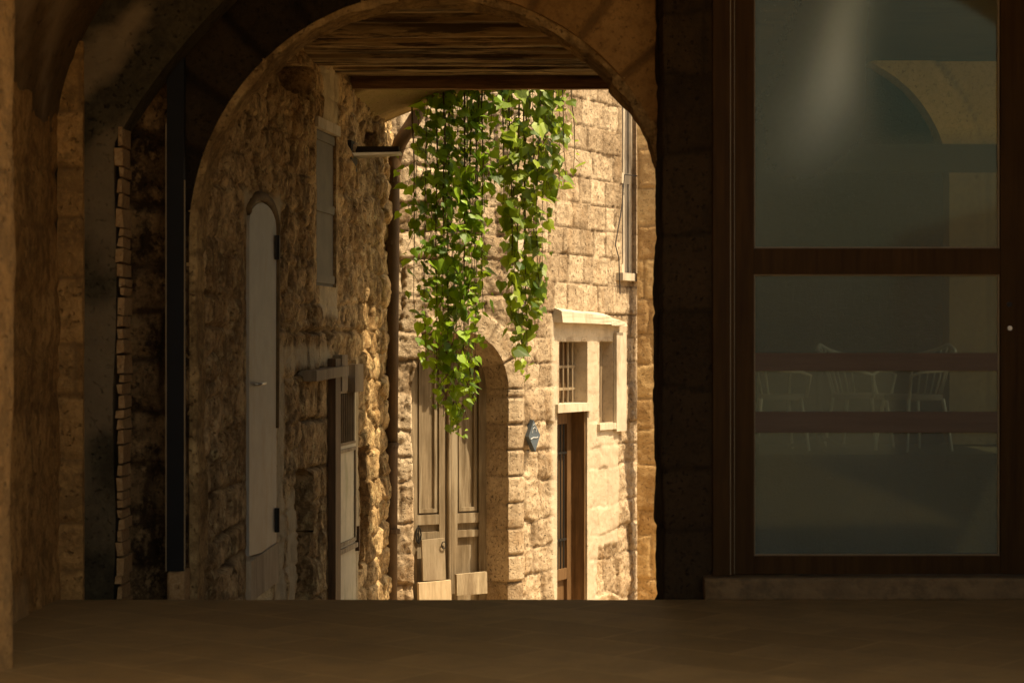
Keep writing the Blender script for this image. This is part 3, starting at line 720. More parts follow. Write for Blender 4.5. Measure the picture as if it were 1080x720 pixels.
for k in range(6): 
    u = u0 + .13 + (u1 - u0 - .29) * (k + .5) / 6; tube(bm, [P(u, -.93, -.165), P(u, z1 - .14, -.165)], .011, 6)
for q in (.2, .8): WF.box(bm, u0 + .11, u1 - .14, -.93 + (z1 + .79) * q - .012, -.93 + (z1 + .79) * q + .012, -.176, -.154)
finish('grille', bm, M['iron'], d3)
bm = bmesh.new(); WF.box(bm, u1 - .028, u1 + .02, -2.0, z1 - .002, -.148, .005); finish('door_casing', bm, M['brown_wood'], far, bevel=.004)
bm = bmesh.new(); WF.box(bm, u0 - .05, u1 + .05, z1, z1 + .09, -.22, .07); finish('door_hood', bm, M['white_paint'], far, bevel=.012)
u0, u1, z0, z1 = r_tran
bm = bmesh.new(); WF.box(bm, u0 - .02, u1 + .02, z0 - .01, z1 + .02, -.22, -.20); win = finish('window', bm, M['brown_wood'], far)
bm = bmesh.new()
for k in range(6): u = u0 + (u1 - u0) * (k + .5) / 6; tube(bm, [P(u, z0, -.13), P(u, z1, -.13)], .014, 6)
for q in (.25, .6): WF.box(bm, u0, u1, z0 + (z1 - z0) * q - .014, z0 + (z1 - z0) * q + .014, -.14, -.12)
finish('bars', bm, M['old_board'], win)
u0, u1, z0, z1 = r_side
bm = bmesh.new(); WF.box(bm, u0 - .02, u1 + .02, z0 - .02, z1 + .02, -.16, -.13); win = finish('window', bm, M['brown_wood'], far)
bm = bmesh.new()
for a, b, c, d in ((u0, u0 + .06, z0, z1), (u1 - .06, u1, z0, z1), (u0 + .06, u1 - .06, z1 - .06, z1), (u0 + .06, u1 - .06, z0, z0 + .06), ((u0 + u1) / 2 - .02, (u0 + u1) / 2 + .02, z0 + .06, z1 - .06)): WF.box(bm, a, b, c, d, -.128, -.10)
finish('window_frame', bm, M['old_board'], win, bevel=.004)
bm = bmesh.new(); WF.box(bm, u0 - .06, u1 + .06, z0 - .07, z0 - .003, -.1, .07); finish('sill', bm, M['white_paint'], win, bevel=.008)
bm = bmesh.new(); WF.box(bm, u1 + .005, u1 + .26, z0 - .1, z1 + .1, .035, .075); finish('window_surround', bm, M['white_paint'], far, bevel=.015)
u0, u1, z0, z1 = r_up
bm = bmesh.new(); WF.box(bm, u0 - .02, u1 + .02, z0 - .02, z1 + .02, -.1, -.07); win = finish('window', bm, M['beam'], far)
bm = bmesh.new()
zm = z0 + (z1 - z0) * .52
for a, b, c, d in ((u0, u0 + .09, z0, z1), (u1 - .09, u1, z0, z1), ((u0 + u1) / 2 - .05, (u0 + u1) / 2 + .05, z0, z1), (u0 + .09, (u0 + u1) / 2 - .05, zm - .06, zm + .06), ((u0 + u1) / 2 + .05, u1 - .09, zm - .06, zm + .06), (u0 + .09, (u0 + u1) / 2 - .05, z0, z0 + .1)):
    WF.box(bm, a, b, c, d, -.067, -.02)
finish('window_frame', bm, M['white_paint'], win, bevel=.005)
bm = bmesh.new(); WF.box(bm, u0 - .12, u1 + .1, z0 - .09, z0 - .005, -.06, .1); finish('sill', bm, M['white_paint'], win, bevel=.008)
bm = bmesh.new(); u_, z_ = WF.at(648, 310); tube(bm, [P(u_, z_, .07), P(u_ - .05, z_ + .4, .08), P(u_ - .12, z_ + .55, .07), P(u_ + .02, z_ + .95, .08), P(u_ + .1, z_ + 1.35, .08), P(u_ + .6, z_ + 1.36, .09)], .007, 6)
tag(finish('cable', bm, M['wire_dark'], None, P(u_, z_, .07)), 'thin dark cable looping over the pale blocks left of the upper window', 'cable')

# ================================================================== TIMBER CEILING over the lane
ceil = thing('timber_ceiling', (-.4, 15.2, 3.86), 'low ceiling of rough brown planks across the lane behind the arch', 'ceiling')
rs = np.random.RandomState(5)
NX, NY = 110, 420
X, Y = np.meshgrid(np.linspace(-2.6, 1.95, NX), np.linspace(12.95, 17.61, NY)); X, Y = X.ravel(), Y.ravel()
yb = [12.9]
while yb[-1] < 17.7: yb.append(yb[-1] + rs.uniform(.09, .23))
yb = np.array(yb); yw = Y + .010 * fbm(X * 1.3, Y * .4, 3, 4)
pi_ = np.clip(np.searchsorted(yb, yw) - 1, 0, len(yb) - 2); offp = rs.uniform(-.05, .04, len(yb)); tl = rs.uniform(-.3, .3, len(yb)); gw = rs.choice([.006, .012, .03], len(yb))
dl, dr = yw - yb[pi_], yb[pi_ + 1] - yw
gap = sst(gw[pi_], gw[pi_] * .4, np.minimum(dl, dr))
Z = 3.86 + offp[pi_] + tl[pi_] * (dl - dr) * .25 + .09 * gap + .016 * fbm(X * .9, Y * 26, 6, 4, .65) + .008 * fbm(X * .7 + 5, Y * 8, 7, 4) + .01 * fbm(X * .8, pi_ * 3.7, 8, 3)
ii = np.arange(NX * NY).reshape(NY, NX)
link('planks', raw_mesh('planks', np.column_stack([X, Y, Z]), np.stack([ii[:-1, :-1], ii[:-1, 1:], ii[1:, 1:], ii[1:, :-1]], -1).reshape(-1, 4), smooth=False), M['plank'], ceil)
a_ = ceil.children[0].data.attributes.new('tone', 'FLOAT', 'POINT'); a_.data.foreach_set('value', np.maximum(gap, (rs.rand(len(yb)) ** 3)[pi_]).astype(np.float32))  # shade of gaps and plank steps painted in as darker tone
bm = bmesh.new(); box(bm, -2.7, 2.1, 12.92, 17.72, 4.04, 4.14); finish('deck', bm, M['beam'], ceil)
bm = bmesh.new()
n = 40
prev = None
for k in range(n + 1):
    x = -2.0 + 3.9 * k / n; j = .010 * float(fbm(np.array(x * 2.), np.array(.3), 8, 4)); j2 = .012 * float(fbm(np.array(x * 3.), np.array(7.3), 9, 4))
    r = [bm.verts.new(q) for q in ((x, 17.60, 3.772 + j), (x, 17.72, 3.777 + j), (x, 17.72, 4.03), (x, 17.60 + j2, 3.845 + j2))]
    if prev:
        for i in range(4): bm.faces.new((prev[i], prev[(i + 1) % 4], r[(i + 1) % 4], r[i]))
    prev = r
finish('beam', bm, M['front_beam'], ceil)

# plastered half vault springing from the corner
V_, Fq = [], []
nu, nv = 40, 14
for lay_ in (0, 1):
    for j in range(nv + 1):
        d = 17.76 + (19.15 - 17.76) * j / nv; xw = -2.095 + .1333 * (d - 12.75) - .05
        for i in range(nu + 1):
            q = i / nu; x = xw + q * (1.35 - .3 * (1 - j / nv))
            z = 3.60 + .34 * math.sin(q * math.pi / 2) ** .8 + .10 * (1 - j / nv) * (1 - q)
            z += .008 * float(fbm(np.array(x * 4), np.array(d * 4), 3, 3)) + lay_ * .13
            V_.append((x, d, z))
m = (nu + 1) * (nv + 1)
for j in range(nv):
    for i in range(nu):
        a = j * (nu + 1) + i; Fq.append((a, a + 1, a + nu + 2, a + nu + 1)); a += m; Fq.append((a, a + nu + 1, a + nu + 2, a + 1))
for i in range(nu):
    for j in (0, nv): a = j * (nu + 1) + i; Fq.append((a, a + m, a + m + 1, a + 1))
for j in range(nv): a = j * (nu + 1) + nu; Fq.append((a, a + m, a + m + nu + 1, a + nu + 1))
vl = link('plaster_vault', raw_mesh('plaster_vault', np.array(V_), np.array(Fq)), M['plaster_soffit'], None, (-1.4, 18.4, 3.6))
tag(vl, 'ochre plastered piece of vault springing from the corner above the drainpipe', 'vault')

# ================================================================== MAIN ARCH
DA = 12.55
kA = DA / F
XcA, ZcA, RA = (458 - CX) * kA, CAMZ + (CY - 249) * kA, 258 * kA
WA = Path([(-2.95, DA), (1.6, DA)])
def arch_ring(u, z):
    x = u - 2.95 - XcA; y = z - ZcA
    return np.where(y > 0, np.hypot(x, y) - RA, np.abs(x) - RA), np.arctan2(y, x)
def arch_h(u, z):
    s, ang = arch_ring(u, z); g = ang * RA / .36; k = np.floor(g); fr = g - k
    vt = _hash(k, k * 0, 9); vo = _hash(k, k * 0 + 3, 9)
    bj = 1 - sst(.008, .04, np.minimum(np.minimum(fr, 1 - fr) * .36, np.abs(s - .52)))
    t2, o2, m2, p2 = layout(u, z, 51, (.25, .4), (.3, .6), .07, .018, .08)
    ring = ((s < .52) & (z > ZcA - .2)).astype(float)
    tone = vt * ring + t2 * (1 - ring); mort = bj * ring * .9 + m2 * (1 - ring)
    h = ring * (.03 * (1 - bj) + .03 * vo) + (1 - ring) * (.04 * p2 + .05 * o2) + .018 * fbm(u * 5, z * 5, 52, 5) 
    lf = sst(1.05, .75, u) * sst(3.4, 2.8, z)                     # eroded rubble low on the left
    h = h + lf * (.05 * fbm(u * 9, z * 2.4, 53, 5, .65) - .03 * np.clip(ridg(u * 8, z * 2, 54, 3), 0, 1)); tone = tone + lf * .4 * fbm(u * 14, z * 3, 55, 4)
    return h, tone, mort, np.zeros_like(u)
arch = thing('stone_arch', (XcA, DA, -.3), 'round stone arch between the dark passage and the sunlit lane', 'arch')
def part_arch(name, mat, ua, ub, za, zb, extra=None):
    p = Path([(-2.95 + ua, DA), (-2.95 + ub, DA)])
    sd = lambda u, z: arch_ring(u + ua, z)[0]
    return wall(name, M[mat], p, za, zb, .02, lambda u, z: arch_h(u + ua, z), [dict(sd=sd, depth=.36)], arch, thick=.36)
xj = 2.95 - 2.03
part_arch('left_haunch', 'shade_stone', .88, 2.45, 2.2, 5.5)
part_arch('crown', 'arch_stone', 2.45, 4.5, 2.2, 5.5)
part_arch('left_jamb', 'rough_stone', .0, 1.2, -1.2, 2.2)
part_arch('side_masonry', 'rough_stone', .0, .88, 2.2, 5.5)
part_arch('right_jamb', 'shade_stone', 3.6, 4.5, -1.2, 2.2)

# lining of the arch: rough stones round the opening
NA, ND = 360, 14
ll = np.linspace(0, 2 * 3.2 + math.pi * RA, NA)
def lining(q, r):
    """left jamb, half round, right jamb"""
    ang = np.clip((q - 3.2) / RA, 0, math.pi)
    x = XcA - r * np.cos(ang); z = ZcA + r * np.sin(ang)
    z = np.where(q < 3.2, ZcA - (3.2 - q), np.where(q > 3.2 + math.pi * RA, ZcA - (q - 3.2 - math.pi * RA), z)); return x, z
Q, D = np.meshgrid(ll, np.linspace(0, 1, ND)); Q, D = Q.ravel(), D.ravel()
tq, oq, mq, pq = layout(Q, D * .34 + 5, 57, (.5, .6), (.22, .36), .02, .012, .02)
rr = RA - .035 - .02 * (oq - .5) - .010 * pq - .035 * fbm(Q * 4, D * 3, 58, 5, .65)
Xl, Zl = lining(Q, rr); Vi = np.column_stack([Xl, DA - .022 + .378 * D + .02 * fbm(Q * 5, Q * 0, 59, 4) * (D < .01), Zl])
Xo, Zo = lining(ll, RA + .02); rim = np.column_stack([Xo, np.full(NA, DA - .01), Zo])
Vi = np.concatenate([Vi, rim]); ii = np.arange(NA * ND).reshape(ND, NA); rim_i = np.arange(NA) + NA * ND
Fi = np.concatenate([np.stack([ii[:-1, :-1], ii[:-1, 1:], ii[1:, 1:], ii[1:, :-1]], -1).reshape(-1, 4), np.stack([rim_i[:-1], rim_i[1:], ii[0, 1:], ii[0, :-1]], 1)])
li = link('lining', raw_mesh('lining', Vi, Fi), M['rough_lining'], arch)
for nm, val in (('tone', np.concatenate([tq, np.full(NA, .4)])), ('mort', np.concatenate([mq, np.zeros(NA)]) * .6), ('plas', np.zeros(NA * ND + NA))):
    a_ = li.data.attributes.new(nm, 'FLOAT', 'POINT'); a_.data.foreach_set('value', val.astype(np.float32))

# right wall of the lane and the pier that ends it, seen beside the far house
WR = Path([(1.02, 12.93), (1.02 + .1333 * 4.8, 17.72)], side=-1)
def jamb_h(u, z):
    t, o, m, p = layout(u, z, 61, (.3, .5), (.3, .6), .05, .010, .03)
    return .012 * p + .02 * (o - .5) + .018 * fbm(u * 4, z * 4, 62, 6, .65), t, m * .4, np.zeros_like(u)
    t, o, m, p = layout(u, z, 61, (.24, .45), (.25, .5), .05, .014, .03)
    return .03 * p + .04 * (o - .5) + .025 * fbm(u * 4, z * 4, 62, 6, .6), t, m * .7, np.zeros_like(u)
rw = wall('stone_wall', M['jamb_stone'], WR, -1.6, 4.0, .05, jamb_h, (), None, (1, 14, -1), thick=.25)
tag(rw, 'side wall of the lane hidden behind the dark pillar', 'wall', kind='thing')
WE = Path([(1.43, 22.70), (2.3, 22.44)])
rw = wall('stone_pier', M['pier_stone'], WE, -2.1, 5.2, .02, jamb_h, (), None, (1.8, 22.6, -1.6), thick=.12)
tag(rw, 'orange stone pier showing as an upright strip inside the right edge of the arch', 'pier')

# ================================================================== PASSAGE (dark, nearer than the arch)
WP = Path([(.915, 12.60), (.915, 12.04), (1.34, 12.04)], side=-1)
WP.n = np.array([[-1., 0], [0, -1.]])
def pil_h(u, z):
    t, o, m, p = layout(u, z, 71, (.34, .5), (.5, .9), .04, .014, .05)
    return .008 * p + .018 * (o - .5) + .02 * fbm(u * 3, z * 3, 72, 6, .62), t, m * .6, np.zeros_like(u)
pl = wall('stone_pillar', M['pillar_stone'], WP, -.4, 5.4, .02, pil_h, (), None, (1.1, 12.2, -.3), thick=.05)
tag(pl, 'dark stone pillar between the arch and the glazed door', 'pillar')

# left wall of the passage
WI = Path([(-2.75, -3.2), (-2.75, 12.5)])
def inn_h(u, z):
    t, o, m, p = layout(u, z, 81, (.32, .46), (.5, .95), .05, .014, .05)
    pl = .8 * sst(.22, .4, fbm(u * .9, z * .9, 83, 4))
    return .012 * p + .02 * (o - .5) + .04 * fbm(u * 1.1, z * 1.4, 82, 6, .62), t, m * .6, pl * .5
w = wall('passage_wall', M['inner_wall'], WI, -.4, 3.0, .05, inn_h, (), None, (-2.75, 5, 0))
tag(w, 'brown plastered stone wall along the left of the dark passage', 'wall', kind='thing')
# pilaster nearest the camera
WQ = Path([(-2.78, 8.9), (-2.43, 9.15), (-2.355, 9.4), (-2.43, 9.6), (-2.78, 9.85)])
w = wall('pilaster', M['inner_wall'], WQ, -.02, 4.2, .04, lambda u, z: (.03 * fbm(u * 2, z * 1.6, 91, 5), .6 + .3 * fbm(u * 3, z * 2, 92, 3), 0 * u, .25 + 0 * u), (), None, (-2.6, 9.7, 0), thick=.02)
tag(w, 'pale blurred stone pilaster at the far left edge, nearest the viewer', 'pilaster')
# right wall of the passage (out of the picture) and the wall round the glazed door
WS = Path([(5.25, 12.3), (5.25, -3.2)])
w = wall('passage_wall', M['inner_wall'], WS, -.1, 3.0, .12, inn_h, (), None, (5.25, 5, 0))
tag(w, 'brown plastered wall on the right of the passage beyond the glazed door', 'wall', kind='thing')

# barrel vault and its transverse rib
def vault(name, mat, a, b, xc, zs, y0, y1, th, ny, label, cat, n=90, amp=.02, foot=None, pl=0.5, seg=0):
    V, Fq, at = [], [], []
    m0 = 30; prof = []
    if foot is not None: prof = [(xc - a, foot + (zs - foot) * k / m0) for k in range(m0)]
    if seg:                                             # segmental arch leaving its springing at the angle seg
        Rr_ = a / math.sin(seg)
        prof += [(xc - Rr_ * math.sin(seg - 2 * seg * k / n), zs + Rr_ * (math.cos(seg - 2 * seg * k / n) - math.cos(seg))) for k in range(n + 1)]
    else: prof += [(xc - a * math.cos(math.pi * k / n), zs + b * math.sin(math.pi * k / n)) for k in range(n + 1)]
    if foot is not None: prof += [(xc + a, zs - (zs - foot) * (k + 1) / m0) for k in range(m0)]
    m = len(prof)
    cx = np.array([xc, zs - .6])
    rows = []
    for j in range(ny + 1):
        y = y0 + (y1 - y0) * j / ny; rows.append([(x, y, z, 0) for x, z in prof])
    if th:
        for y, fr_ in ((y1, 1), (y0, 1), *[(y0, q_ / 14) for q_ in range(13, 0, -1)]):
            r = []; t_ = th * fr_
            for x, z in prof:
                if z <= zs: q = (x + (t_ if x > xc else -t_), z)
                else:
                    zq = (z - zs) / b ** 2 if not seg else (z - zs + a / math.tan(seg)) / a ** 2
                    v = np.array([(x - xc) / a ** 2, zq]); v /= np.linalg.norm(v); q = (x + v[0] * t_, z + v[1] * t_)
                r.append((q[0], y, q[1], 1))
            rows.append(r)
        # face strip subdivided so that it can carry relief
    for r in rows:
        for x, y, z, o in r:
            d = amp * float(fbm(np.array((x - xc) * 2.1 + z), np.array(y * 1.7 + z * 1.3), 95, 4)); V.append((x + d * .7, y + d * .5, z + d))
            at.append(float(np.clip(.5 + .8 * fbm(np.array(x * 1.3 + 4), np.array(y * 1.3 + z), 96, 3), 0, 1)))
    nr = len(rows)
    for j in range(nr - (0 if th else 1)):
        for i in range(m - 1):
            a0, b0 = j * m + i, ((j + 1) % nr) * m + i; Fq.append((a0, a0 + 1, b0 + 1, b0))
    V = np.array(V); me = raw_mesh(name, V, np.array(Fq), smooth=not th)
    A = np.array(at)
    P_ = pl * sst(.6, .72, A)
    if seg:                                                     # a large flake of old pinkish render high on the pier
        a1 = ((V[:, 0] + 2.44) * .64 + (V[:, 2] - 3.32) * .77) / .36; a2 = (-(V[:, 0] + 2.44) * .77 + (V[:, 2] - 3.32) * .64) / .13
        P_ = np.maximum(P_, sst(1.1, .6, a1 ** 2 + a2 ** 2 + .9 * fbm(V[:, 0] * 5, V[:, 2] * 5, 97, 4)))
    for nm, val in (('tone', A), ('mort', A * 0), ('plas', P_)):
        q = me.attributes.new(nm, 'FLOAT', 'POINT'); q.data.foreach_set('value', val.astype(np.float32))
    o = link(name, me, M[mat], None, (xc, (y0 + y1) / 2, 0)); tag(o, label, cat); return o
vault('vault_ceiling', 'vault_plaster', 3.98, 2.45, 1.23, 2.7, 6.7, 12.5, 0, 40, 'barrel vault of brown plaster over the dark passage', 'vault', pl=.6)
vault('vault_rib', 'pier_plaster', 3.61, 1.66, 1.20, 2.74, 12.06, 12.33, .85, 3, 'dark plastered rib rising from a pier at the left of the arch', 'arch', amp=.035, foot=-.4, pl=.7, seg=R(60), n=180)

# quoin stones beside the pier
WQ2 = Path([(-2.745, 12.03), (-2.59, 12.03)])
def q_h(u, z):
    t, o, m, p = layout(u, z, 101, (.26, .42), (.5, .7), .02, .016, .05); return .02 * p + .02 * (o - .5) + .01 * fbm(u * 5, z * 5, 3, 4), t, m, .1 + 0 * u
w = wall('quoin_column', M['inner_wall'], WQ2, -.3, 3.35, .02, q_h, (), None, (-2.65, 12.1, -.3), thick=.2)
tag(w, 'narrow column of lighter corner stones left of the dark pier', 'column')
# toothed brick edge, the light on it put into a pale stone colour
rs = np.random.RandomState(12)
bm = bmesh.new(); z = -.4
while z < 2.83:
    hh = rs.choice([.055, .07, .09, .12]); wd = rs.uniform(.024, .05)
    x1 = -2.352 + rs.uniform(-.01, .006)
    box(bm, x1 - wd, x1, 12.04 + rs.uniform(0, .015), 12.3, z, z + hh - .011)
    z += hh
for v in bm.verts: v.co += Vector(rs.uniform(-1, 1, 3)) * .006
w = finish('brick_edge', bm, M['jamb_stone'], None, (-2.38, 12.4, -.4), bevel=.008)
tag(w, 'toothed strip of broken bricks beside the dark pier, coloured as if lit', 'bricks')
# black door leaf folded back, with its stone
k = 12.3 / F
bm = bmesh.new(); box(bm, (176 - CX) * k, (194 - CX) * k, 12.3, 12.36, CAMZ + (CY - 602) * k, CAMZ + (CY - 60) * k)
lf = finish('door_leaf', bm, M['black_door'], None, (-2.07, 12.4, .1), bevel=.004); tag(lf, 'tall black door leaf folded back at the left side of the arch', 'door')
bm = bmesh.new(); box(bm, (174.6 - CX) * k, (175.8 - CX) * k, 12.292, 12.299, CAMZ + (CY - 602) * k, CAMZ + (CY - 130) * k); box(bm, (194.2 - CX) * k, (195.4 - CX) * k, 12.292, 12.299, CAMZ + (CY - 602) * k, CAMZ + (CY - 190) * k)
finish('edge_strip', bm, M['bead'], lf)
bm = bmesh.new(); box(bm, (178 - CX) * k, (195 - CX) * k, 12.27, 12.5, -.5, CAMZ + (CY - 603) * k)
bmesh.ops.subdivide_edges(bm, edges=bm.edges[:], cuts=4, use_grid_fill=True)
for v in bm.verts: v.co += Vector(rs.uniform(-1, 1, 3)) * .008
tag(finish('stone_block', bm, M['jamb_stone'], None, (-2.07, 12.4, -.3), smooth=True), 'small rough stone block under the black door leaf', 'stone')

# ================================================================== GLAZED DOOR
DG = 12.04; kg = DG / F
gx = lambda px: (px - CX) * kg
gz = lambda py: CAMZ + (CY - py) * kg
gd = thing('glazed_door', (gx(925), DG, 0), 'dark wooden door with two large hazy glass panes at the right', 'door')
def gbox(name, mat, boxes, bevel=.006, parent=gd):
    bm = bmesh.new()
    for x0, x1, y0, y1, d0, d1 in boxes: box(bm, gx(x0), gx(x1), DG + d0, DG + d1, gz(y1), gz(y0))
    return finish(name, bm, M[mat], parent, bevel=bevel)
TOP = -70
gbox('door_frame', 'frame_wood', [(751, 769, TOP, 606, -.05, .12), (1090, 1112, TOP, 606, -.05, .12), (769, 1090, TOP - 30, TOP, -.05, .12), (770, 773.5, TOP, 605, -.035, .1), (1086, 1089.5, TOP, 605, -.035, .1)])
gbox('leaf_frame', 'frame_wood', [(775, 795, TOP, 605, -.01, .06), (1055, 1085, TOP, 605, -.01, .06), (795.3, 1054.7, 262, 289, -.008, .06), (795.3, 1054.7, 586, 605, -.008, .06), (795.3, 1054.7, TOP, -34, -.008, .06)])
for ya, yb in ((-34, 262), (289, 586)):
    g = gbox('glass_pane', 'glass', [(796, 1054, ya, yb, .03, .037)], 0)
    gbox('glazing_bead', 'bead', [(795.2, 796.8, ya, yb, .012, .03), (1052.8, 1054.6, ya, yb, .012, .03), (796.8, 1052.8, yb - 1.8, yb - .2, .012, .03), (796.8, 1052.8, ya + .2, ya + 1.6, .012, .03)], 0, g)
bm = bmesh.new(); tube(bm, [(gx(1064), DG - .03, gz(346)), (gx(1064), DG, gz(346))], .014, 10); finish('lock', bm, M['steel'], gd)
bm = bmesh.new(); tube(bm, [(gx(1064), DG - .02, gz(321)), (gx(1064), DG, gz(321))], .016, 10); finish('keyhole', bm, M['iron'], gd)
bm = bmesh.new(); box(bm, gx(741), gx(1130), DG - .16, DG + .2, -.003, gz(606.5))
bmesh.ops.subdivide_edges(bm, edges=bm.edges[:], cuts=6, use_grid_fill=True)
for v in bm.verts: v.co += Vector(rs.uniform(-1, 1, 3)) * .003
tag(finish('stone_threshold', bm, M['threshold'], None, (gx(925), DG, 0), smooth=True), 'long stone threshold slab under the glazed door', 'threshold')
WD = Path([(gx(1112), DG + .02), (5.3, DG + .02)])
w = wall('passage_wall', M['shade_stone'], WD, -.1, 4.9, .06, pil_h, (), None, (4, 12.1, 0)); tag(w, 'dark end wall of the passage to the right of the glazed door', 'wall', kind='thing')
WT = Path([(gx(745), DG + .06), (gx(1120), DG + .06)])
w = wall('passage_wall', M['shade_stone'], WT, gz(TOP - 28), 5.4, .06, pil_h, (), None, (2, 12.1, 4)); tag(w, 'dark stone wall above the glazed door', 'wall', kind='thing')

# ================================================================== ROOM BEHIND THE GLASS
for ya, yb in ((151, 181), (372, 391), (434, 456)):
    gbox('cross_bar', 'rail_wood', [(796.9, 1052.7, ya, yb, .010, .028) if ya > 300 else (790, 1060, ya, yb, .06, .08)], .002)
gbox('frame_bead', 'bead', [(769.2, 770.2, TOP, 605, -.04, .02), (774.0, 774.8, TOP, 605, -.015, .02)], 0)
bm = bmesh.new(); box(bm, 1.33, 5.2, DG + .3, 17.55, -.35, -.15); tag(finish('room_floor', bm, M['floor']), kind='structure')
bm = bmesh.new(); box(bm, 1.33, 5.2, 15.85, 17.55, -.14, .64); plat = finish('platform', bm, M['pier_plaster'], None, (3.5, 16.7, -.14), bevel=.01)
tag(plat, 'raised dark platform carrying the cane chairs behind the glass', 'platform')
for nm, val in (('tone', .5), ('mort', 0), ('plas', 0)):
    q = plat.data.attributes.new(nm, 'FLOAT', 'POINT'); q.data.foreach_set('value', np.full(len(plat.data.vertices), val, np.float32))
bm = bmesh.new(); box(bm, 1.2, 5.3, DG + .3, 17.75, 4.0, 4.12); tag(finish('room_ceiling', bm, M['beam']), kind='structure')
# back wall with its arch
kb = 17.5 / F
WB = Path([(1.32, 17.5), (5.15, 17.5)])
acx, acz, ar = (858 - CX) * kb, CAMZ + (CY - 196) * kb, 142 * kb
def rb_h(u, z):
    s = np.hypot(u + 1.32 - acx, z - acz) - ar; s = np.where(z < acz, np.abs(u + 1.32 - acx) - ar, s)
    return .05 * sst(.36, .33, s) + .004 * fbm(u * 4, z * 4, 3, 3), .5 + .3 * sst(.36, .33, s), .9 * np.exp(-((s - .345) / .02) ** 2), 0 * u
w = wall('room_wall', M['room_plaster'], WB, -.2, 4.0, .04, rb_h, [dict(sd=sd_arch(acx - ar - 1.32, acx + ar - 1.32, .62, acz, ar), depth=.22)], None, (3, 17.5, 0))
tag(w, 'tan plaster wall with a round arch, seen through the upper pane', 'wall', kind='thing')
bm = bmesh.new(); box(bm, 1.32, 5.2, 17.73, 17.78, -.2, 4.0); tag(finish('dark_partition', bm, M['shade_stone'], None, (3, 17.75, 0)), 'dark partition closing the arch behind the cane chairs', 'wall', kind='thing')
bm = bmesh.new(); box(bm, 1.30, 1.34, DG + .3, 17.5, -.3, 4.0); tag(finish('room_side_wall', bm, M['shade_stone'], None, (1.32, 15, 0)), 'dark side wall of the room behind the glass', 'wall', kind='thing')
# unseen right wall of the room; opening added to let daylight in
bm = bmesh.new()
box(bm, 5.2, 5.3, DG + .3, 17.75, -.3, .6); box(bm, 5.2, 5.3, DG + .3, 17.75, 3.6, 4.0); box(bm, 5.2, 5.3, 16.6, 17.75, .6, 3.6)
tag(finish('added_opening_wall', bm, M['room_plaster'], None, (4.75, 15, 0)), 'unseen outer wall of the room behind the glass, with a wide opening added to light it', 'wall', kind='thing')

# cane chairs and table
def chair(loc, rz, label, src=None):
    t = thing('cane_chair', loc, label, 'chair', 'cane chairs behind the glass'); t.rotation_euler = (0, 0, rz)
    if src:
        for ch in src.children:
            c = ch.copy(); COL.objects.link(c); c.parent = t
        return t
    t.location = (0, 0, 0); t.rotation_euler = (0, 0, 0)
    bm = bmesh.new(); bmesh.ops.create_cone(bm, cap_ends=True, segments=24, radius1=.235, radius2=.24, depth=.05, matrix=Matrix.Translation((0, 0, .44))); finish('seat', bm, M['seat_cane'], t, bevel=.01)
    for sx, sy in ((1, 1), (1, -1), (-1, 1), (-1, -1)):
        bm = bmesh.new(); tube(bm, [(sx * .17, sy * .17, .43), (sx * .20, sy * .20, .2), (sx * .22, sy * .225, 0)], .016, 8, .012); finish('leg', bm, M['rattan'], t, smooth=True)
    bm = bmesh.new()
    for k in range(9):
        a = R(-60 + 120 * k / 8); tube(bm, [(.22 * math.sin(a), .22 * math.cos(a), .45), (.27 * math.sin(a), .27 * math.cos(a) + .03, .72), (.29 * math.sin(a), .29 * math.cos(a) + .06, .86 - .1 * abs(math.sin(a)))], .009, 6)
    tube(bm, [(.29 * math.sin(a), .29 * math.cos(a) + .06, .87 - .1 * abs(math.sin(a))) for a in [R(-60 + 120 * k / 16) for k in range(17)]], .018, 8); finish('backrest', bm, M['rattan'], t, smooth=True)
    for s in (-1, 1):
        bm = bmesh.new(); tube(bm, [(s * .25, .20, .78), (s * .31, .06, .66), (s * .31, -.12, .655), (s * .27, -.22, .62), (s * .22, -.2, .44)], .015, 8); finish('armrest', bm, M['rattan'], t, smooth=True)
    bm = bmesh.new(); tube(bm, [(.2 * math.cos(a), .2 * math.sin(a), .22) for a in [2 * math.pi * k / 16 for k in range(17)]], .010, 6); finish('stretcher', bm, M['rattan'], t, smooth=True)
    t.location = loc; t.rotation_euler = (0, 0, rz); return t
kc = 16.5 / F; cxp = lambda p: (p - CX) * kc
c0 = chair((cxp(962), 16.45, .641), R(-65), 'rightmost pale cane armchair behind the lower glass pane')
chair((cxp(912), 16.75, .641), R(60), 'cane armchair in the middle, right of the table behind the glass', c0)
chair((cxp(818), 16.55, .641), R(100), 'leftmost cane armchair, at the left edge of the lower pane', c0)
tb = thing('bistro_table', (cxp(866), 16.6, .64), 'small round dark table between the cane chairs behind the glass', 'table')
bm = bmesh.new(); bmesh.ops.create_cone(bm, cap_ends=True, segments=28, radius1=.33, radius2=.33, depth=.03, matrix=Matrix.Translation((cxp(866), 16.6, .64 + .70))); finish('tabletop', bm, M['frame_wood'], tb, bevel=.006)
bm = bmesh.new(); tube(bm, [(cxp(866), 16.6, .66), (cxp(866), 16.6, 1.33)], .03, 10); finish('pedestal', bm, M['iron'], tb, smooth=True)
for k in range(3):
    a = R(30 + 120 * k); bm = bmesh.new(); tube(bm, [(cxp(866), 16.6, .75), (cxp(866) + .15 * math.cos(a), 16.6 + .15 * math.sin(a), .70), (cxp(866) + .28 * math.cos(a), 16.6 + .28 * math.sin(a), .655)], .018, 8); finish('foot', bm, M['iron'], tb, smooth=True)

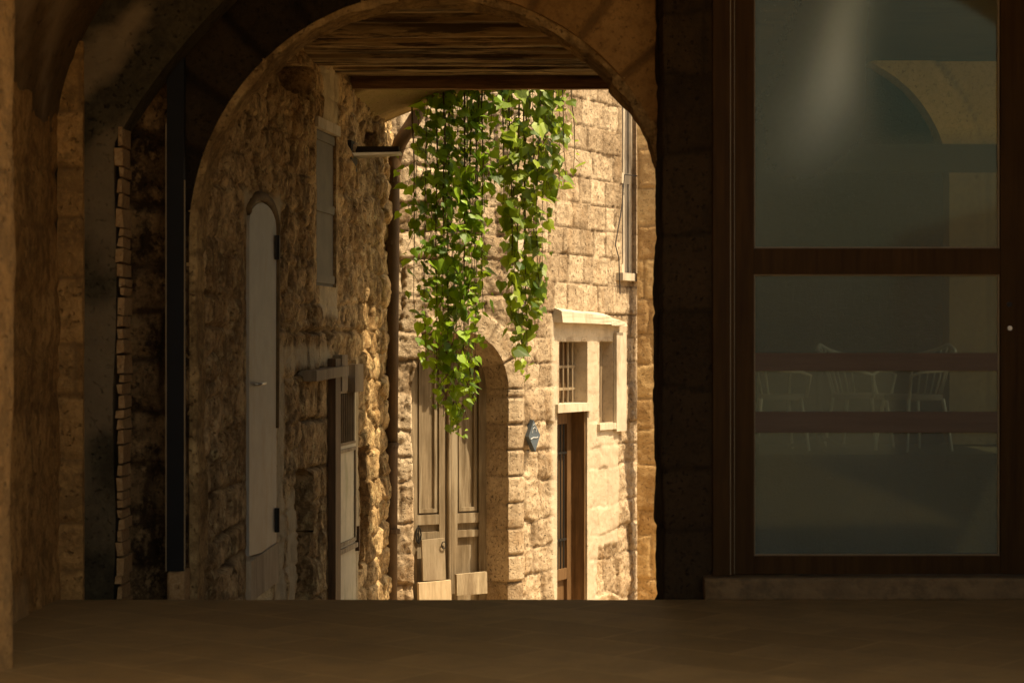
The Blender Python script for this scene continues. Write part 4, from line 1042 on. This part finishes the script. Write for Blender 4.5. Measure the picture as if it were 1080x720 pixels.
# ================================================================== HANGING VINES
def vine(name, label, mat, strands, seed, per_m, size, lean_up=.5, depth=.22):
    rs = np.random.RandomState(seed)
    t = thing(name, tuple(pt(strands[0][0], 60, 18.9)), label, 'vine', 'vines hanging in front of the sunlit wall')
    shape = np.array([(0, 0), (.30, -.16), (.52, .10), (.40, .42), (.16, .66), (0, 1.0), (-.16, .66), (-.40, .42), (-.52, .10), (-.30, -.16)])
    V, Fq, A = [], [], []
    sbm = bmesh.new()
    for x0, ybot, dens in strands:
        d = 18.75 + rs.uniform(0, depth); top = pt(x0, 40, d); ln = (ybot - 40) * d / F
        ph = rs.uniform(0, 9); ts = np.linspace(0, 1, 14)
        path = [Vector((top.x + .05 * float(fbm(np.array(q * 2 + ph), np.array(ph), seed, 3)) + .0, d + .04 * math.sin(q * 5 + ph), top.z - q * ln)) for q in ts]
        tube(sbm, path, rs.choice([.004, .005, .011]), 5, .002)
        n = int(ln * per_m * dens)
        for i in range(n):
            q = (i + rs.rand()) / n; w = min(1, (1 - q) * ln / .35 + .35)
            c = path[min(13, int(q * 13))].lerp(path[min(13, int(q * 13) + 1)], q * 13 - int(q * 13))
            c = c + Vector((rs.normal(0, .058) * w, rs.normal(-.02, .06), rs.uniform(-.04, .04)))
            nrm = Vector((rs.normal(.35, .65), rs.normal(-.6, .45), rs.normal(lean_up + .1, .6))).normalized()
            dn = Vector((rs.normal(0, .45), rs.normal(0, .3), -1)); dn = (dn - nrm * dn.dot(nrm)).normalized(); sd = dn.cross(nrm)
            s = size * rs.choice([.5, .7, .9, 1.15, 1.55]) * rs.uniform(.85, 1.15) * (.75 + .25 * w); fold = rs.uniform(.1, .5); curl = rs.uniform(-.1, .35)
            b = len(V)
            for a_, l_ in shape: V.append(c + sd * (a_ * s) + dn * (l_ * s) + nrm * (s * (-fold * abs(a_) - curl * l_ * l_)))
            tn = rs.rand() ** 1.2
            A += [tn] * 10
            Fq += [(b, b + 1, b + 2, b + 3), (b, b + 3, b + 4, b + 5), (b, b + 5, b + 6, b + 7), (b, b + 7, b + 8, b + 9)]
            if rs.rand() < .5:
                st = path[min(13, int(q * 13))].copy(); tube(sbm, [st, c], .0025, 3)
    me = raw_mesh('foliage', np.array([tuple(v) for v in V]), np.array(Fq), smooth=False)
    a = me.attributes.new('tone', 'FLOAT', 'POINT'); a.data.foreach_set('value', np.array(A, np.float32))
    link('foliage', me, M[mat], t); finish('stems', sbm, M['stem'], t); return t
L = [(440, 250, .5), (447, 350, .7), (454, 300, .9), (460, 410, .9), (466, 440, 1.0), (472, 425, 1.0), (477, 455, 1.0), (483, 452, 1.0), (489, 458, .9), (494, 415, .9), (500, 402, .8), (505, 330, .9), (508, 330, .7), (512, 225, .7), (451, 385, .6), (469, 330, .8), (498, 300, .8), (437, 335, .35), (518, 190, .7)]
vine('hanging_vine', 'longer bright green leafy vine hanging before the arched door', 'leaf_young', L, 3, 32, .084)
Rr = [(530, 235, .8), (534, 245, .8), (539, 345, 1.0), (541, 330, 1.0), (546, 375, 1.0), (551, 385, 1.0), (556, 398, .8), (562, 350, .9), (567, 330, .9), (572, 300, .8), (577, 235, .9), (583, 210, 1.0), (589, 200, 1.0), (596, 196, .8), (603, 188, .45), (560, 250, .8), (570, 210, .9)]
vine('hanging_vine', 'shorter darker green vine with bigger leaves hanging right of the long one', 'leaf_dark', Rr, 5, 24, .098, .4)
# the wire the vines hang from
bm = bmesh.new(); a, b = pt(400, 40, 18.85), pt(700, 40, 18.85); tube(bm, [a + (b - a) * q - Vector((0, 0, .12 * math.sin(math.pi * q))) for q in np.linspace(0, 1, 14)], .012, 6)
tag(finish('support_wire', bm, M['wire_dark'], None, a), 'wire strung across the lane that carries the vines', 'wire')

# ================================================================== LIGHT, SKY, CAMERA
az, el = math.atan2(.93, -.37), R(63)                         # direction to the sun: right of and behind the camera, high
tos = Vector((math.sin(az) * math.cos(el), math.cos(az) * math.cos(el), math.sin(el)))
wd = bpy.data.worlds.new('World'); SC.world = wd; wd.use_nodes = True
nt = wd.node_tree; bg = nt.nodes['Background']
sky = nt.nodes.new('ShaderNodeTexSky'); sky.sky_type = 'NISHITA'; sky.sun_disc = False
sky.sun_elevation = el; sky.sun_rotation = az; sky.dust_density = 4.0; sky.ozone_density = .6; sky.air_density = 1.0
nt.links.new(sky.outputs[0], bg.inputs[0]); bg.inputs[1].default_value = .15
sl = bpy.data.lights.new('sun', 'SUN'); sl.energy = 5.0; sl.angle = R(.53); sl.color = (1.0, .89, .78)
so = bpy.data.objects.new('sun', sl); COL.objects.link(so); so.rotation_euler = tos.to_track_quat('Z', 'Y').to_euler()
cam = bpy.data.cameras.new('camera'); co = bpy.data.objects.new('camera', cam); COL.objects.link(co)
co.location = (0, 0, CAMZ); co.rotation_euler = (R(90), 0, 0)
cam.sensor_width = 36; cam.lens = F / 1080 * 36; cam.clip_start = .05; cam.clip_end = 2000
cam.dof.use_dof = True; cam.dof.focus_distance = 18.5; cam.dof.aperture_fstop = 3.2
SC.camera = co
SC.render.engine = 'CYCLES'
SC.cycles.max_bounces = 10; SC.cycles.diffuse_bounces = 6; SC.cycles.glossy_bounces = 3; SC.cycles.transparent_max_bounces = 12
SC.cycles.use_denoising = True; SC.cycles.sample_clamp_indirect = 4.0
SC.view_settings.view_transform = 'Standard'; SC.view_settings.look = 'None'; SC.view_settings.gamma = 1; SC.view_settings.use_curve_mapping = False
SC.view_settings.exposure = .72
SC.view_settings.use_white_balance = True; SC.view_settings.white_balance_temperature = 8600; SC.view_settings.white_balance_tint = 4
